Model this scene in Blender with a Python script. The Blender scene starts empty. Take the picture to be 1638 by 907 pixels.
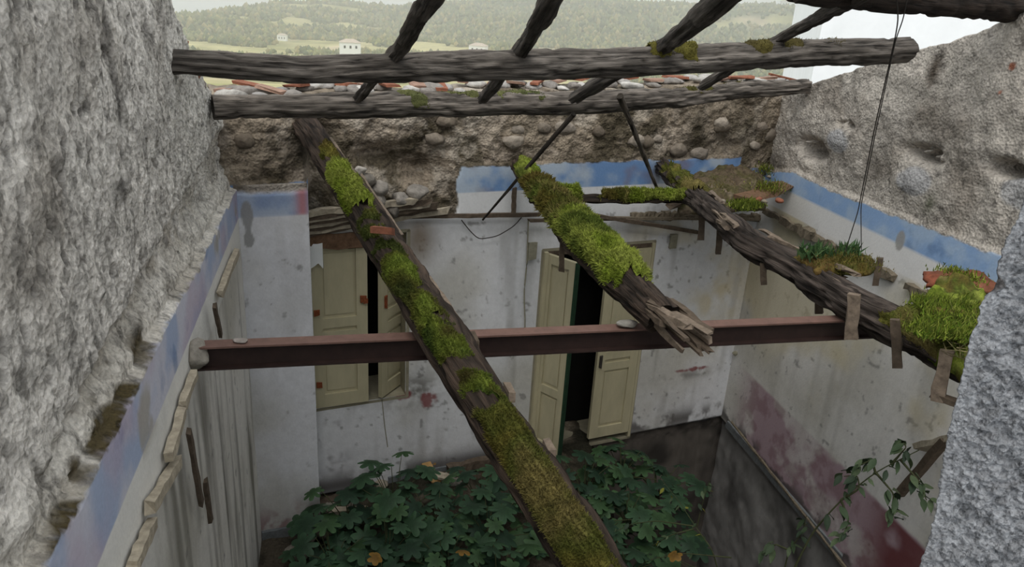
import bpy, math, random
import numpy as np
from mathutils import Vector, Matrix
random.seed(7); RNG = np.random.default_rng(7)
SC = bpy.context.scene; COL = SC.collection
# ---------------------------------------------------------------- camera, sky, light, exposure
FPX, PITCH, ROLL, CZ = 1202.98, 0.36665, 0.06415, 4.6144
def cam_axes():
    cp, sp, c, s = math.cos(PITCH), math.sin(PITCH), math.cos(ROLL), math.sin(ROLL)
    def cv(x, y):                                   # camera right/up components -> world
        x, y = c*x - s*y, s*x + c*y
        return Vector((x, y*sp, y*cp))
    return cv(1, 0), cv(0, 1), Vector((0, cp, -sp))
AX, AY, AF = cam_axes()
cd = bpy.data.cameras.new('camera'); cam = bpy.data.objects.new('camera', cd); COL.objects.link(cam)
cd.sensor_width = 36; cd.lens = 36*FPX/1638; cd.clip_end = 6000; cd.clip_start = 0.02
m = Matrix((AX, AY, -AF)).transposed().to_4x4(); m.translation = (0, 0, CZ); cam.matrix_world = m
SC.camera = cam
SC.view_settings.view_transform = 'Standard'; SC.view_settings.look = 'None'
SC.view_settings.gamma = 1; SC.view_settings.use_curve_mapping = False
SC.view_settings.exposure = 0.5
SC.cycles.volume_bounces = 3
w = bpy.data.worlds.new('overcast'); SC.world = w; w.use_nodes = True
nt = w.node_tree; nt.nodes.clear()
wo = nt.nodes.new('ShaderNodeOutputWorld'); bg = nt.nodes.new('ShaderNodeBackground')
tc = nt.nodes.new('ShaderNodeTexCoord'); mp = nt.nodes.new('ShaderNodeMapping'); mp.inputs['Scale'].default_value = (1, 1, 3)
no = nt.nodes.new('ShaderNodeTexNoise'); no.inputs['Scale'].default_value = 2.2; no.inputs['Detail'].default_value = 4
cr = nt.nodes.new('ShaderNodeValToRGB')
cr.color_ramp.elements[0].position = .3; cr.color_ramp.elements[0].color = (.74, .79, .82, 1)
cr.color_ramp.elements[1].position = .7; cr.color_ramp.elements[1].color = (.90, .93, .95, 1)
L = nt.links.new
L(tc.outputs['Generated'], mp.inputs[0]); L(mp.outputs[0], no.inputs['Vector']); L(no.outputs[0], cr.inputs[0])
L(cr.outputs[0], bg.inputs[0]); bg.inputs[1].default_value = 0.82; L(bg.outputs[0], wo.inputs[0])
sd = bpy.data.lights.new('sun', 'SUN'); sd.energy = 1.35; sd.angle = math.radians(40); sd.color = (1, .97, .92)
so = bpy.data.objects.new('sun', sd); COL.objects.link(so); so.rotation_euler = (math.radians(32), math.radians(-8), 0)
# ---------------------------------------------------------------- helpers
def ray(px, py):
    return AX*((px-819)/FPX) - AY*((py-453.5)/FPX) + AF
def plz(px, py, z):                                  # where a pixel's ray meets the height z
    d = ray(px, py); t = (z-CZ)/d.z; return Vector((d.x*t, d.y*t, z))
def far(px, py, D):                                  # point at plan distance D
    d = ray(px, py); t = D/math.hypot(d.x, d.y); return Vector((d.x*t, d.y*t, CZ+d.z*t))
def lin(c):
    c = np.asarray(c, float)/255.0
    return np.where(c <= .04045, c/12.92, ((c+.055)/1.055)**2.4)
def _h(i, seed):
    i = i.astype(np.int64)
    n = i[..., 0]*374761393 + i[..., 1]*668265263 + i[..., 2]*2147483647 + seed*974711
    n = (n ^ (n >> 13))*1274126177; n = n & 0xffffffff; n = ((n ^ (n >> 15))*2246822519) & 0xffffffff; n = (n ^ (n >> 13)) & 0xffffff
    return n/float(0xffffff)
def vn(p, seed=0):
    i = np.floor(p); f = p-i; f = f*f*(3-2*f); r = 0
    for a in (0, 1):
        for b in (0, 1):
            for c in (0, 1):
                wgt = (f[..., 0] if a else 1-f[..., 0])*(f[..., 1] if b else 1-f[..., 1])*(f[..., 2] if c else 1-f[..., 2])
                r = r + wgt*_h(i+np.array([a, b, c]), seed)
    return r
def fbm(p, sc, oc=4, seed=0, gain=.5):
    p = np.asarray(p, float)*sc; r = 0; a = 1; t = 0
    for k in range(oc):
        r = r + a*vn(p*(2.03**k)+k*17.3, seed+k); t += a; a *= gain
    return r/t
def fb2(s, z, sc, oc=4, seed=0, gain=.5, sx=1, sz=1):
    return fbm(np.stack([s*sx, z*sz, s*0+seed*3.7], -1), sc, oc, seed, gain)
def sst(a, b, x):
    t = np.clip((x-a)/(b-a+1e-9), 0, 1); return t*t*(3-2*t)
def tag(o, label=None, cat=None, group=None, kind=None):
    if label: o['label'] = label
    if cat: o['category'] = cat
    if group: o['group'] = group
    if kind: o['kind'] = kind
    return o
def mesh(name, V, F, mat, parent=None, col=None, smooth=True):
    me = bpy.data.meshes.new(name); V = np.asarray(V, np.float32)
    if isinstance(F, np.ndarray):
        k = F.shape[1]; me.vertices.add(len(V)); me.vertices.foreach_set('co', V.ravel())
        me.loops.add(F.size); me.loops.foreach_set('vertex_index', F.astype(np.int32).ravel())
        me.polygons.add(len(F)); me.polygons.foreach_set('loop_start', np.arange(0, F.size, k, dtype=np.int32))
        me.polygons.foreach_set('loop_total', np.full(len(F), k, np.int32)); me.update(calc_edges=True)
    else:
        me.from_pydata([tuple(map(float, v)) for v in V], [], F); me.update()
    if smooth: me.polygons.foreach_set('use_smooth', np.ones(len(me.polygons), bool))
    if col is not None:
        a = me.color_attributes.new('Col', 'FLOAT_COLOR', 'POINT'); c = np.ones((len(V), 4), np.float32); c[:, :col.shape[1]] = col
        a.data.foreach_set('color', c.ravel())
    if mat: me.materials.append(mat)
    o = bpy.data.objects.new(name, me); COL.objects.link(o)
    if parent: o.parent = parent
    return o
def empty(name, loc=(0, 0, 0)):
    o = bpy.data.objects.new(name, None); o.location = loc; COL.objects.link(o); return o
def mat(name, rgb=None, rough=.9, nscale=30, namp=.35, bump=.3, bdist=.01, vor=0, stretch=None, metal=0, trans=0, detail=6, spec=.2, alpha=False, grain=False, pits=0, pdark=.45):
    """procedural: vertex colour (or flat colour) x noise, with noise/voronoi relief"""
    ma = bpy.data.materials.new(name); ma.use_nodes = True; n = ma.node_tree; N = n.nodes; K = n.links.new
    b = N['Principled BSDF']; b.inputs['Roughness'].default_value = rough; b.inputs['Metallic'].default_value = metal
    b.inputs['Specular IOR Level'].default_value = spec
    t = N.new('ShaderNodeTexCoord'); mpp = N.new('ShaderNodeMapping')
    if stretch: mpp.inputs['Scale'].default_value = stretch
    K(t.outputs['Object'], mpp.inputs[0])
    if grain:
        ga = N.new('ShaderNodeAttribute'); ga.attribute_name = 'Grain'; K(ga.outputs['Vector'], mpp.inputs[0])
    nz = N.new('ShaderNodeTexNoise'); nz.inputs['Scale'].default_value = nscale; nz.inputs['Detail'].default_value = detail; nz.inputs['Roughness'].default_value = .65
    K(mpp.outputs[0], nz.inputs['Vector'])
    mr = N.new('ShaderNodeMapRange'); mr.inputs['From Min'].default_value = .25; mr.inputs['From Max'].default_value = .75
    mr.inputs['To Min'].default_value = 1-namp; mr.inputs['To Max'].default_value = 1+namp*.6
    K(nz.outputs[0], mr.inputs[0])
    if rgb is None:
        src = N.new('ShaderNodeAttribute'); src.attribute_name = 'Col'; so_ = src.outputs['Color']
    else:
        src = N.new('ShaderNodeRGB'); src.outputs[0].default_value = (*lin(rgb), 1); so_ = src.outputs[0]
    vm = N.new('ShaderNodeVectorMath'); vm.operation = 'SCALE'; K(so_, vm.inputs[0]); K(mr.outputs[0], vm.inputs['Scale'])
    vout = vm.outputs[0]
    if pits:
        pn = N.new('ShaderNodeTexNoise'); pn.inputs['Scale'].default_value = pits; pn.inputs['Detail'].default_value = 5; pn.inputs['Roughness'].default_value = .7; K(mpp.outputs[0], pn.inputs['Vector'])
        pm = N.new('ShaderNodeMapRange'); pm.inputs['From Min'].default_value = .36; pm.inputs['From Max'].default_value = .47; pm.inputs['To Min'].default_value = pdark; pm.inputs['To Max'].default_value = 1; K(pn.outputs[0], pm.inputs[0])
        px_ = N.new('ShaderNodeMix'); px_.inputs[2].default_value = 1; px_.inputs[0].default_value = 1; K(pm.outputs[0], px_.inputs[3])
        if alpha: K(src.outputs['Alpha'], px_.inputs[0])
        v2 = N.new('ShaderNodeVectorMath'); v2.operation = 'SCALE'; K(vout, v2.inputs[0]); K(px_.outputs[0], v2.inputs['Scale']); vout = v2.outputs[0]
    K(vout, b.inputs['Base Color'])
    h = nz.outputs[0]
    if vor:
        vo = N.new('ShaderNodeTexVoronoi'); vo.inputs['Scale'].default_value = vor; K(mpp.outputs[0], vo.inputs['Vector'])
        ad = N.new('ShaderNodeMath'); ad.operation = 'ADD'; K(nz.outputs[0], ad.inputs[0]); K(vo.outputs['Distance'], ad.inputs[1]); h = ad.outputs[0]
    bp = N.new('ShaderNodeBump'); bp.inputs['Strength'].default_value = bump; bp.inputs['Distance'].default_value = bdist
    if alpha:
        al = N.new('ShaderNodeMapRange'); al.inputs['To Min'].default_value = bump*.12; al.inputs['To Max'].default_value = bump; K(src.outputs['Alpha'], al.inputs[0]); K(al.outputs[0], bp.inputs['Strength'])
        al2 = N.new('ShaderNodeMix'); al2.inputs[2].default_value = 1.0; K(src.outputs['Alpha'], al2.inputs[0]); K(mr.outputs[0], al2.inputs[3])
        al3 = N.new('ShaderNodeMath'); al3.operation = 'MULTIPLY_ADD'; al3.inputs[1].default_value = .85; al3.inputs[2].default_value = .15; K(src.outputs['Alpha'], al3.inputs[0]); K(al3.outputs[0], al2.inputs[0]); K(al2.outputs[0], vm.inputs['Scale'])
    K(h, bp.inputs['Height']); K(bp.outputs[0], b.inputs['Normal'])
    if trans:
        tr = N.new('ShaderNodeBsdfTranslucent'); K(vm.outputs[0], tr.inputs[0]); ms = N.new('ShaderNodeMixShader'); ms.inputs[0].default_value = trans
        K(b.outputs[0], ms.inputs[1]); K(tr.outputs[0], ms.inputs[2]); K(ms.outputs[0], N['Material Output'].inputs[0])
    return ma
M = dict(
    plaster=mat('rough_plaster', nscale=50, namp=.45, bump=.8, bdist=.012, vor=48, alpha=True, pits=15, pdark=.55),
    stucco=mat('pebble_stucco', nscale=170, namp=.55, bump=1.0, bdist=.007, vor=150, pits=85, pdark=.55),
    wood=mat('weathered_wood', nscale=70, namp=.75, bump=1.0, bdist=.02, grain=True, pits=48, pdark=.22),
    plank=mat('old_plank', (178, 167, 148), nscale=22, namp=.45, bump=.4, bdist=.006),
    batten=mat('dark_batten', (96, 84, 72), nscale=22, namp=.5, bump=.5, bdist=.006),
    paint=mat('cream_door_paint', (186, 178, 148), rough=.65, nscale=5, namp=.22, bump=.15, bdist=.004, stretch=(1, 1, .3), spec=.35),
    rust=mat('rusty_iron', (140, 78, 50), nscale=60, namp=.6, bump=.4, bdist=.004),
    steel=mat('rusty_beam_shaded', (50, 35, 31), rough=.6, nscale=14, namp=.4, bump=.25, bdist=.004, spec=.4),  # web and lower flange: darker copy of the beam rust, shade painted in
    steellit=mat('rusty_beam_lit_top', (116, 88, 78), rough=.7, nscale=14, namp=.3, bump=.2, bdist=.004, spec=.4),  # lighter copy of the beam rust, light on its top painted in
    moss=mat('moss', nscale=90, namp=.5, bump=.8, bdist=.02, trans=.15),
    leaf=mat('leaf', nscale=12, namp=.3, bump=.2, bdist=.004, rough=.6, trans=.2, spec=.3),
    stone=mat('rubble_stone', nscale=25, namp=.4, bump=.7, bdist=.015, vor=18),
    wire=mat('old_wire', (62, 58, 54), nscale=30, namp=.3),
    dark=mat('painted_dark_opening', (22, 21, 20), nscale=10, namp=.3),  # near-black colour painted in for unlit openings
    green=mat('green_frame_paint', (36, 62, 44), nscale=20, namp=.3),
    white=mat('whitewashed_render', (238, 240, 240), nscale=3, namp=.06, bump=.1),
    ground=mat('debris_ground', nscale=40, namp=.45, bump=.8, bdist=.03, vor=22),
    hill=mat('hill_scrub', nscale=.05, namp=.35, bump=0),
    tree=mat('tree_crown', nscale=.4, namp=.4, bump=0),
    cardboard=mat('tan_board', (168, 134, 88), nscale=12, namp=.3),
    tile=mat('terracotta', (142, 92, 72), nscale=30, namp=.4, bump=.5),
    grayboard=mat('grey_skirting', (118, 122, 124), nscale=20, namp=.35, bump=.3),
    rot=mat('rotten_brown_wood', (118, 92, 72), nscale=26, namp=.5, bump=.6, bdist=.008),
    tilepale=mat('weathered_tile', (158, 128, 112), nscale=30, namp=.4, bump=.5),
    tilev=mat('tile_vc', nscale=30, namp=.4, bump=.5),
    splint=mat('splintered_grey_wood', (128, 114, 100), nscale=30, namp=.55, bump=.5, bdist=.006),
    plasterbit=mat('dirty_plaster', (122, 112, 96), nscale=40, namp=.5, bump=.7, bdist=.01),
    box=mat('switch_box', (150, 146, 128), nscale=20, namp=.3),
)
def boxm(name, c, ax, ay, az, sx, sy, sz, ma, parent=None, jit=0.0, seed=0, nx=1):
    """box along axes ax/ay/az with an optional ragged surface, nx slices along ax"""
    r = random.Random(seed); ax, ay, az = Vector(ax).normalized(), Vector(ay).normalized(), Vector(az).normalized()
    V = []; F = []
    for i in range(nx+1):
        for (u, v) in ((-1, -1), (1, -1), (1, 1), (-1, 1)):
            j = lambda: 1 + r.uniform(-jit, jit)
            e = r.uniform(-jit, jit)*sx*.12 if i in (0, nx) else 0
            V.append(Vector(c) + ax*(sx*(i/nx-.5)+e) + ay*(u*sy*.5*j()) + az*(v*sz*.5*j()))
    for i in range(nx):
        for k in range(4):
            a = i*4+k; b = i*4+(k+1) % 4; F.append((a, a+4, b+4, b))
    F.append((0, 1, 2, 3)); q = nx*4; F.append((q+3, q+2, q+1, q))
    if ax.cross(ay).dot(az) > 0: pass
    o = mesh(name, V, F, ma, parent, smooth=False)
    if ax.cross(ay).dot(az) > 0: o.data.flip_normals()
    return o
def bar(name, a, b, wd, th, ma, parent=None, up=(0, 0, 1), jit=.12, seed=0, nx=4, col=None):
    a, b = Vector(a), Vector(b); d = b-a; up = Vector(up); side = d.cross(up)
    if side.length < 1e-4: side = Vector((1, 0, 0))
    side.normalize(); u = side.cross(d).normalized()
    return boxm(name, (a+b)/2, d, side, u, d.length, wd, th, ma, parent, jit, seed, nx)
def join(name, objs, ma, parent=None, smooth=False):
    V = []; F = []
    for o in objs:
        k = len(V); V += [v.co.copy() for v in o.data.vertices]; F += [tuple(i+k for i in p.vertices) for p in o.data.polygons]
        me = o.data; bpy.data.objects.remove(o); bpy.data.meshes.remove(me)
    return mesh(name, V, F, ma, parent, smooth=smooth)
def tube(path, radius, nseg=20, nlen=120, amp=.012, groove=.01, flat=0, ry=1.0, seed=0, taper=None, cap=True, smoothn=3):
    """log / beam skin along a bent path: returns verts, faces, s, theta, outward"""
    P = np.array([tuple(p) for p in path], float); seg = np.linalg.norm(np.diff(P, axis=0), axis=1); cs = np.r_[0, np.cumsum(seg)]
    t = np.linspace(0, cs[-1], nlen); C = np.stack([np.interp(t, cs, P[:, k]) for k in range(3)], 1)
    for _ in range(smoothn):
        C[1:-1] = (C[:-2]+2*C[1:-1]+C[2:])/4
    T = np.gradient(C, axis=0); T /= np.linalg.norm(T, axis=1)[:, None]
    S = np.cross(T, [0, 0, 1.0]); S /= np.linalg.norm(S, axis=1)[:, None]; U = np.cross(S, T)
    th = np.linspace(0, 2*np.pi, nseg, endpoint=False); ct, st = np.cos(th), np.sin(th)
    if flat:                                          # squarer section
        e = 1-flat*.5; ct2 = np.sign(ct)*np.abs(ct)**e; st2 = np.sign(st)*np.abs(st)**e
    else: ct2, st2 = ct, st
    R = np.interp(t, np.linspace(0, cs[-1], len(radius)), radius) if hasattr(radius, '__len__') else np.full(nlen, radius)
    tt, aa = np.meshgrid(t, th, indexing='ij')
    big = fbm(np.stack([ct[None]*1.2+0*tt, st[None]*1.2+0*tt, tt*1.6], -1), 1.4, 3, seed)-.5
    gr = fbm(np.stack([ct[None]*R[:, None]*1.0+0*tt, st[None]*R[:, None]+0*tt, tt*.06], -1), 55, 3, seed+9)
    gr = np.clip(1-np.abs(gr-.5)*7, 0, 1)
    rr = R[:, None] + amp*2*big - groove*gr
    ox = ct2[None]*rr; oy = st2[None]*rr*ry
    O = S[:, None]*ox[..., None] + U[:, None]*oy[..., None]
    V = C[:, None]+O; V = V.reshape(-1, 3)
    i, j = np.meshgrid(np.arange(nlen-1), np.arange(nseg), indexing='ij'); j2 = (j+1) % nseg
    F = np.stack([i*nseg+j, i*nseg+j2, (i+1)*nseg+j2, (i+1)*nseg+j], -1).reshape(-1, 4)[:, ::-1]
    if cap:
        k = len(V); V = np.vstack([V, C[0], C[-1]]); jj = np.arange(nseg); n2 = (jj+1) % nseg
        F = np.vstack([F, np.stack([np.full(nseg, k), jj, n2, n2], -1)[:, [0, 1, 2, 0]][:, :3].repeat(1, 0)[:, [0, 1, 2, 2]] if False else np.zeros((0, 4), int)])
        capf = [(k, int(b_), int(a_)) for a_, b_ in zip(jj, n2)]; o_ = (nlen-1)*nseg
        capf += [(k+1, int(o_+a_), int(o_+b_)) for a_, b_ in zip(jj, n2)]
    else: capf = []
    return dict(V=V, F=F, cap=capf, t=tt, th=aa, R=R, gr=gr, big=big, nl=nlen, ns=nseg, out=O/np.linalg.norm(O, axis=2)[..., None], C=C, L=cs[-1])
def log(name, T, c0, c1, parent=None, seed=0, cc=(40, 36, 32)):
    n = T['nl']*T['ns']; f = fbm(np.stack([np.cos(T['th']), np.sin(T['th']), T['t']*1.2], -1), 2.2, 4, seed+3)[..., None]
    fine = fbm(np.stack([np.cos(T['th'])*3, np.sin(T['th'])*3, T['t']*1.0], -1), 5, 3, seed+5)[..., None]
    c = lin(c0)*(1-f)+lin(c1)*f; c = c*(.6+.8*fine); g = T['gr'][..., None]; c = c*(1-.75*g)+lin(cc)*.75*g
    c = c.reshape(-1, 3); c = np.vstack([c, c[:1], c[-1:]])if T['cap'] else c
    F = [tuple(map(int, q)) for q in T['F']] + T['cap'] if T['cap'] else T['F']
    o = mesh(name, T['V'], F, M['wood'], parent, col=c); a = o.data.attributes.new('Grain', 'FLOAT_VECTOR', 'POINT'); wob = (T['big']-.5)*.05
    G = np.stack([np.cos(T['th'])*T['R'][:, None]+wob, np.sin(T['th'])*T['R'][:, None]+wob, T['t']*.05+seed], -1).reshape(-1, 3)
    G = np.vstack([G, G[:1]*0, G[-1:]*0]) if T['cap'] else G; a.data.foreach_set('vector', G.astype(np.float32).ravel()); return o
GREENS = [(92, 112, 36), (116, 136, 46), (70, 88, 36), (134, 148, 60), (98, 92, 48)]
def moss(name, T, parent, s0=0, s1=9, th=.5, thick=.03, seed=0, cols=GREENS, width=.25, blades=5000, bl=.022, side=0.0, freq=3, bare=0):
    """cushion of moss on the upper side of a tube, bumpy shell + short shoots, one part"""
    tt, aa, ns, nl = T['t'], T['th'], T['ns'], T['nl']
    pos = T['V'][:nl*ns].reshape(nl, ns, 3)
    up = T['out'][..., 2]
    f = fbm(pos, freq*2.2, 4, seed+21); tn = tt+.5*(fbm(pos, 9, 3, seed+23)-.5); ends = sst(s0, s0+.12, tn)*(1-sst(s1-.12, s1, tn))
    mk = (up-side)*1.0*0.5 + (f-th)*3.2; mk = np.clip(mk, 0, 1)*np.clip(ends*1.5, 0, 1)*sst(side-.35, side+width, up)
    if bare: mk = mk*(1-bare*sst(-.1, .4, -np.cos(aa)+.5*(fbm(pos, 5, 3, seed+25)-.5)))
    lump = fbm(pos, 26, 3, seed+31)
    hgt = thick*sst(0, .9, mk)*(.35+1.1*lump)
    V = pos + T['out']*(hgt-.004)[..., None]*.7; V[..., 2] += (hgt-.004)*.5
    keep = mk > .02
    i, j = np.meshgrid(np.arange(nl-1), np.arange(ns), indexing='ij'); j2 = (j+1) % ns
    k4 = keep[i, j] & keep[i, j2] & keep[i+1, j2] & keep[i+1, j]
    F = np.stack([i*ns+j, i*ns+j2, (i+1)*ns+j2, (i+1)*ns+j], -1)[k4][:, ::-1]
    if len(F) == 0: return None
    Vf = V.reshape(-1, 3); g = fbm(Vf, 5, 3, seed+41); g2 = fbm(Vf, 40, 2, seed+43)
    idx = np.clip(((g*1.7-.35)*len(cols)), 0, len(cols)-1.001); lo = idx.astype(int); fr = (idx-lo)[:, None]
    CL = lin(cols); c = (CL[lo]*(1-fr)+CL[np.minimum(lo+1, len(cols)-1)]*fr)*(.5+.95*g2)[:, None]
    q = F[RNG.integers(0, len(F), blades)]; wv = RNG.dirichlet([1]*4, blades)
    B = (Vf[q]*wv[..., None]).sum(1); O = T['out'].reshape(-1, 3)[q].mean(1); D = O*.7+RNG.normal(0, .45, (blades, 3)); D[:, 2] += .25
    D /= np.linalg.norm(D, axis=1)[:, None]; ln = bl*RNG.uniform(.4, 1.1, blades)[:, None]; sd_ = np.cross(D, RNG.normal(0, 1, (blades, 3))); sd_ /= np.linalg.norm(sd_, axis=1)[:, None]
    B0 = B-sd_*bl*.13; B1 = B+sd_*bl*.13; B2 = B+D*ln; bc = c[q].mean(1)*RNG.uniform(.8, 1.45, (blades, 1)); k = len(Vf)
    VV = np.vstack([Vf, np.stack([B0, B1, B2], 1).reshape(-1, 3)])
    CC = np.vstack([c, np.repeat(bc, 3, 0)*np.tile([[.6], [.6], [1.25]], (blades, 1))])
    tri = (k+np.arange(blades*3)).reshape(-1, 3); F3 = np.vstack([F[:, [0, 1, 2]], F[:, [0, 2, 3]], tri])
    us = np.unique(F3); rm = np.zeros(len(VV), int); rm[us] = np.arange(len(us))
    return tag(mesh(name, VV[us], rm[F3], M['moss'], parent, col=CC[us]), kind='stuff')
def rock(name, c, r, ma, parent=None, seed=0, sq=(1, 1, .7), col=(150, 145, 138), rot=0, sub=3):
    import bmesh
    bm = bmesh.new(); bmesh.ops.create_icosphere(bm, subdivisions=sub, radius=1)
    V = np.array([v.co[:] for v in bm.verts]); F = np.array([[v.index for v in f.verts] for f in bm.faces]); bm.free()
    g_ = np.random.default_rng(seed+99); PN = g_.normal(0, 1, (11, 3)); PN /= np.linalg.norm(PN, axis=1)[:, None]; PH = g_.uniform(.62, .95, 11)
    dn = V/np.linalg.norm(V, axis=1)[:, None]; d = np.min(np.where(dn@PN.T > .05, PH/np.maximum(dn@PN.T, .05), 9), axis=1); d = np.minimum(d, 1.1)*(.95+.12*fbm(V+seed*5.1, 3, 2, seed)); V = V*d[:, None]*np.array(sq)*r
    a = rot; V = V@np.array([[math.cos(a), math.sin(a), 0], [-math.sin(a), math.cos(a), 0], [0, 0, 1]])
    n = fbm(V+seed, 9, 3, seed+2)[:, None]; cc = lin(col)*(.55+.9*n)
    return mesh(name, V+np.array(c), F, ma, parent, col=cc, smooth=False)
# ---------------------------------------------------------------- walls
DB = Vector((.9087, .4172, 0)); DL = Vector((.2373, -.9714, 0)); DR = Vector((.213, -.977, 0))
CR_ = Vector((2.635, 7.99, 0)); P0 = Vector((-1.6065, 5.593, 0)); L0 = Vector((-1.241, 1.972, 0))
def isect(a, da, b, db):
    k = da.x*db.y-da.y*db.x; t = ((b.x-a.x)*db.y-(b.y-a.y)*db.x)/k; return a+da*t
CL_ = isect(L0, DL, P0, DB)                            # corner of left wall and pier
class Wall:
    def __init__(s, o, d, n): s.o, s.d, s.n = o, d, n
    def pt(s, a, z, off=0): q = s.o+s.d*a+s.n*off; return Vector((q.x, q.y, z))
    def hit(s, px, py, off=0):
        r = ray(px, py); o = s.o+s.n*off; t = (o.x*s.n.x+o.y*s.n.y)/(r.x*s.n.x+r.y*s.n.y)
        q = Vector((r.x*t, r.y*t, 0)); return ((q-o).dot(s.d), CZ+r.z*t)
    def at(s, px, py, off=0): a, z = s.hit(px, py, off); return s.pt(a, z, off)
WL = Wall(CL_, DL, Vector((.9714, .2373, 0)))
WB = Wall(CR_, -DB, Vector((.4172, -.9087, 0)))
WP = Wall(CL_, DB, Vector((.4172, -.9087, 0)))
WR = Wall(CR_, DR, Vector((-.977, -.213, 0)))
def wall(name, W, S, Zf, offc, thick, ma, holes=(), seed=0):
    """relief wall: front grid (columns S, rows from Zf(S)) closed by a back; offc gives relief and colour"""
    S = np.asarray(S); Z = Zf(S); s = np.repeat(S[:, None], Z.shape[1], 1)
    off, c, u = offc(s, Z); c = np.dstack([c, u]); ns, nz = Z.shape
    o, d, n = (np.array(v[:2]) for v in (W.o, W.d, W.n))
    XY = o+s[..., None]*d+off[..., None]*n; V = np.dstack([XY, Z])
    bt = np.dstack([o+S[:, None, None]*d-thick*n, Z[:, -1:]]); bb = np.dstack([o+S[:, None, None]*d-thick*n, Z[:, :1]])
    V = np.concatenate([V, bt, bb], 1); m_ = nz+2; c = np.concatenate([c, c[:, -1:], c[:, :1]], 1)
    i, j = np.meshgrid(np.arange(ns-1), np.arange(m_), indexing='ij'); j2 = (j+1) % m_
    F = np.stack([i*m_+j, (i+1)*m_+j, (i+1)*m_+j2, i*m_+j2], -1)
    kp = np.ones(i.shape, bool)
    for (a0, a1, z0, z1) in holes:
        sc_ = s[:-1, :-1]; zc = Z[:-1, :-1]; kp[:, :nz-1] &= ~((sc_ > a0) & (sc_ < a1) & (zc > z0) & (zc < z1))
    F = F[kp].reshape(-1, 4)
    ob = mesh(name, V.reshape(-1, 3), F, ma, col=c.reshape(-1, 4))
    return tag(ob, kind='structure')
def mix(c, rgb, k): k = k[..., None]; return c*(1-k)+lin(rgb)*k
def blob(W, s, z, px, py, rs, rz, off=0):
    a, b = W.hit(px, py, off); return np.exp(-((s-a)/rs)**2-((z-b)/rz)**2)
def rows(ztop, zs):                                    # rows fixed up to 2.6 then stretched to the top profile
    base = np.concatenate(zs)
    def f(S):
        top = ztop(S); lo = base[base < 3.0]; hi = base[base >= 3.0]; h = (hi-hi[0])/(hi[-1]-hi[0])
        return np.concatenate([np.repeat(lo[None], len(S), 0), 3.0+h[None]*(top[:, None]-3.0)], 1)
    return f
def stone_col(s, z, seed, base=(170, 162, 152), dk=(100, 90, 78)):
    c = np.ones(s.shape+(3,))*lin(base); f = fb2(s, z, 2.3, 5, seed); c = mix(c, dk, sst(.45, .75, f)*.8)
    g = fb2(s, z, 11, 4, seed+5); c = c*(.6+.8*g)[..., None]
    return c
def plaster_col(s, z, seed, base=(222, 222, 222), streak=.5):
    c = np.ones(s.shape+(3,))*lin(base); f = fb2(s, z, 1.1, 4, seed)
    c = mix(c, (176, 172, 158), sst(.45, .75, f)*.6)
    st = fb2(s, z, 3.0, 3, seed+3, sx=2.2, sz=.28); c = mix(c, (120, 116, 106), sst(.52, .8, st)*streak)
    sp = fb2(s, z, 14, 4, seed+6); c = mix(c, (112, 110, 108), sst(.68, .78, sp)*.6)
    return c*(.9+.2*fb2(s, z, 25, 2, seed+8))[..., None]
def blue_col(s, z, seed, c1=(120, 152, 190), c2=(168, 182, 200)):
    f = fb2(s, z, 4.5, 5, seed); c = np.ones(s.shape+(3,))*lin(c1); c = mix(c, c2, sst(.4, .65, f))
    return mix(c, (86, 116, 160), sst(.6, .8, fb2(s, z, 7, 5, seed+4))*.5)
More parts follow.
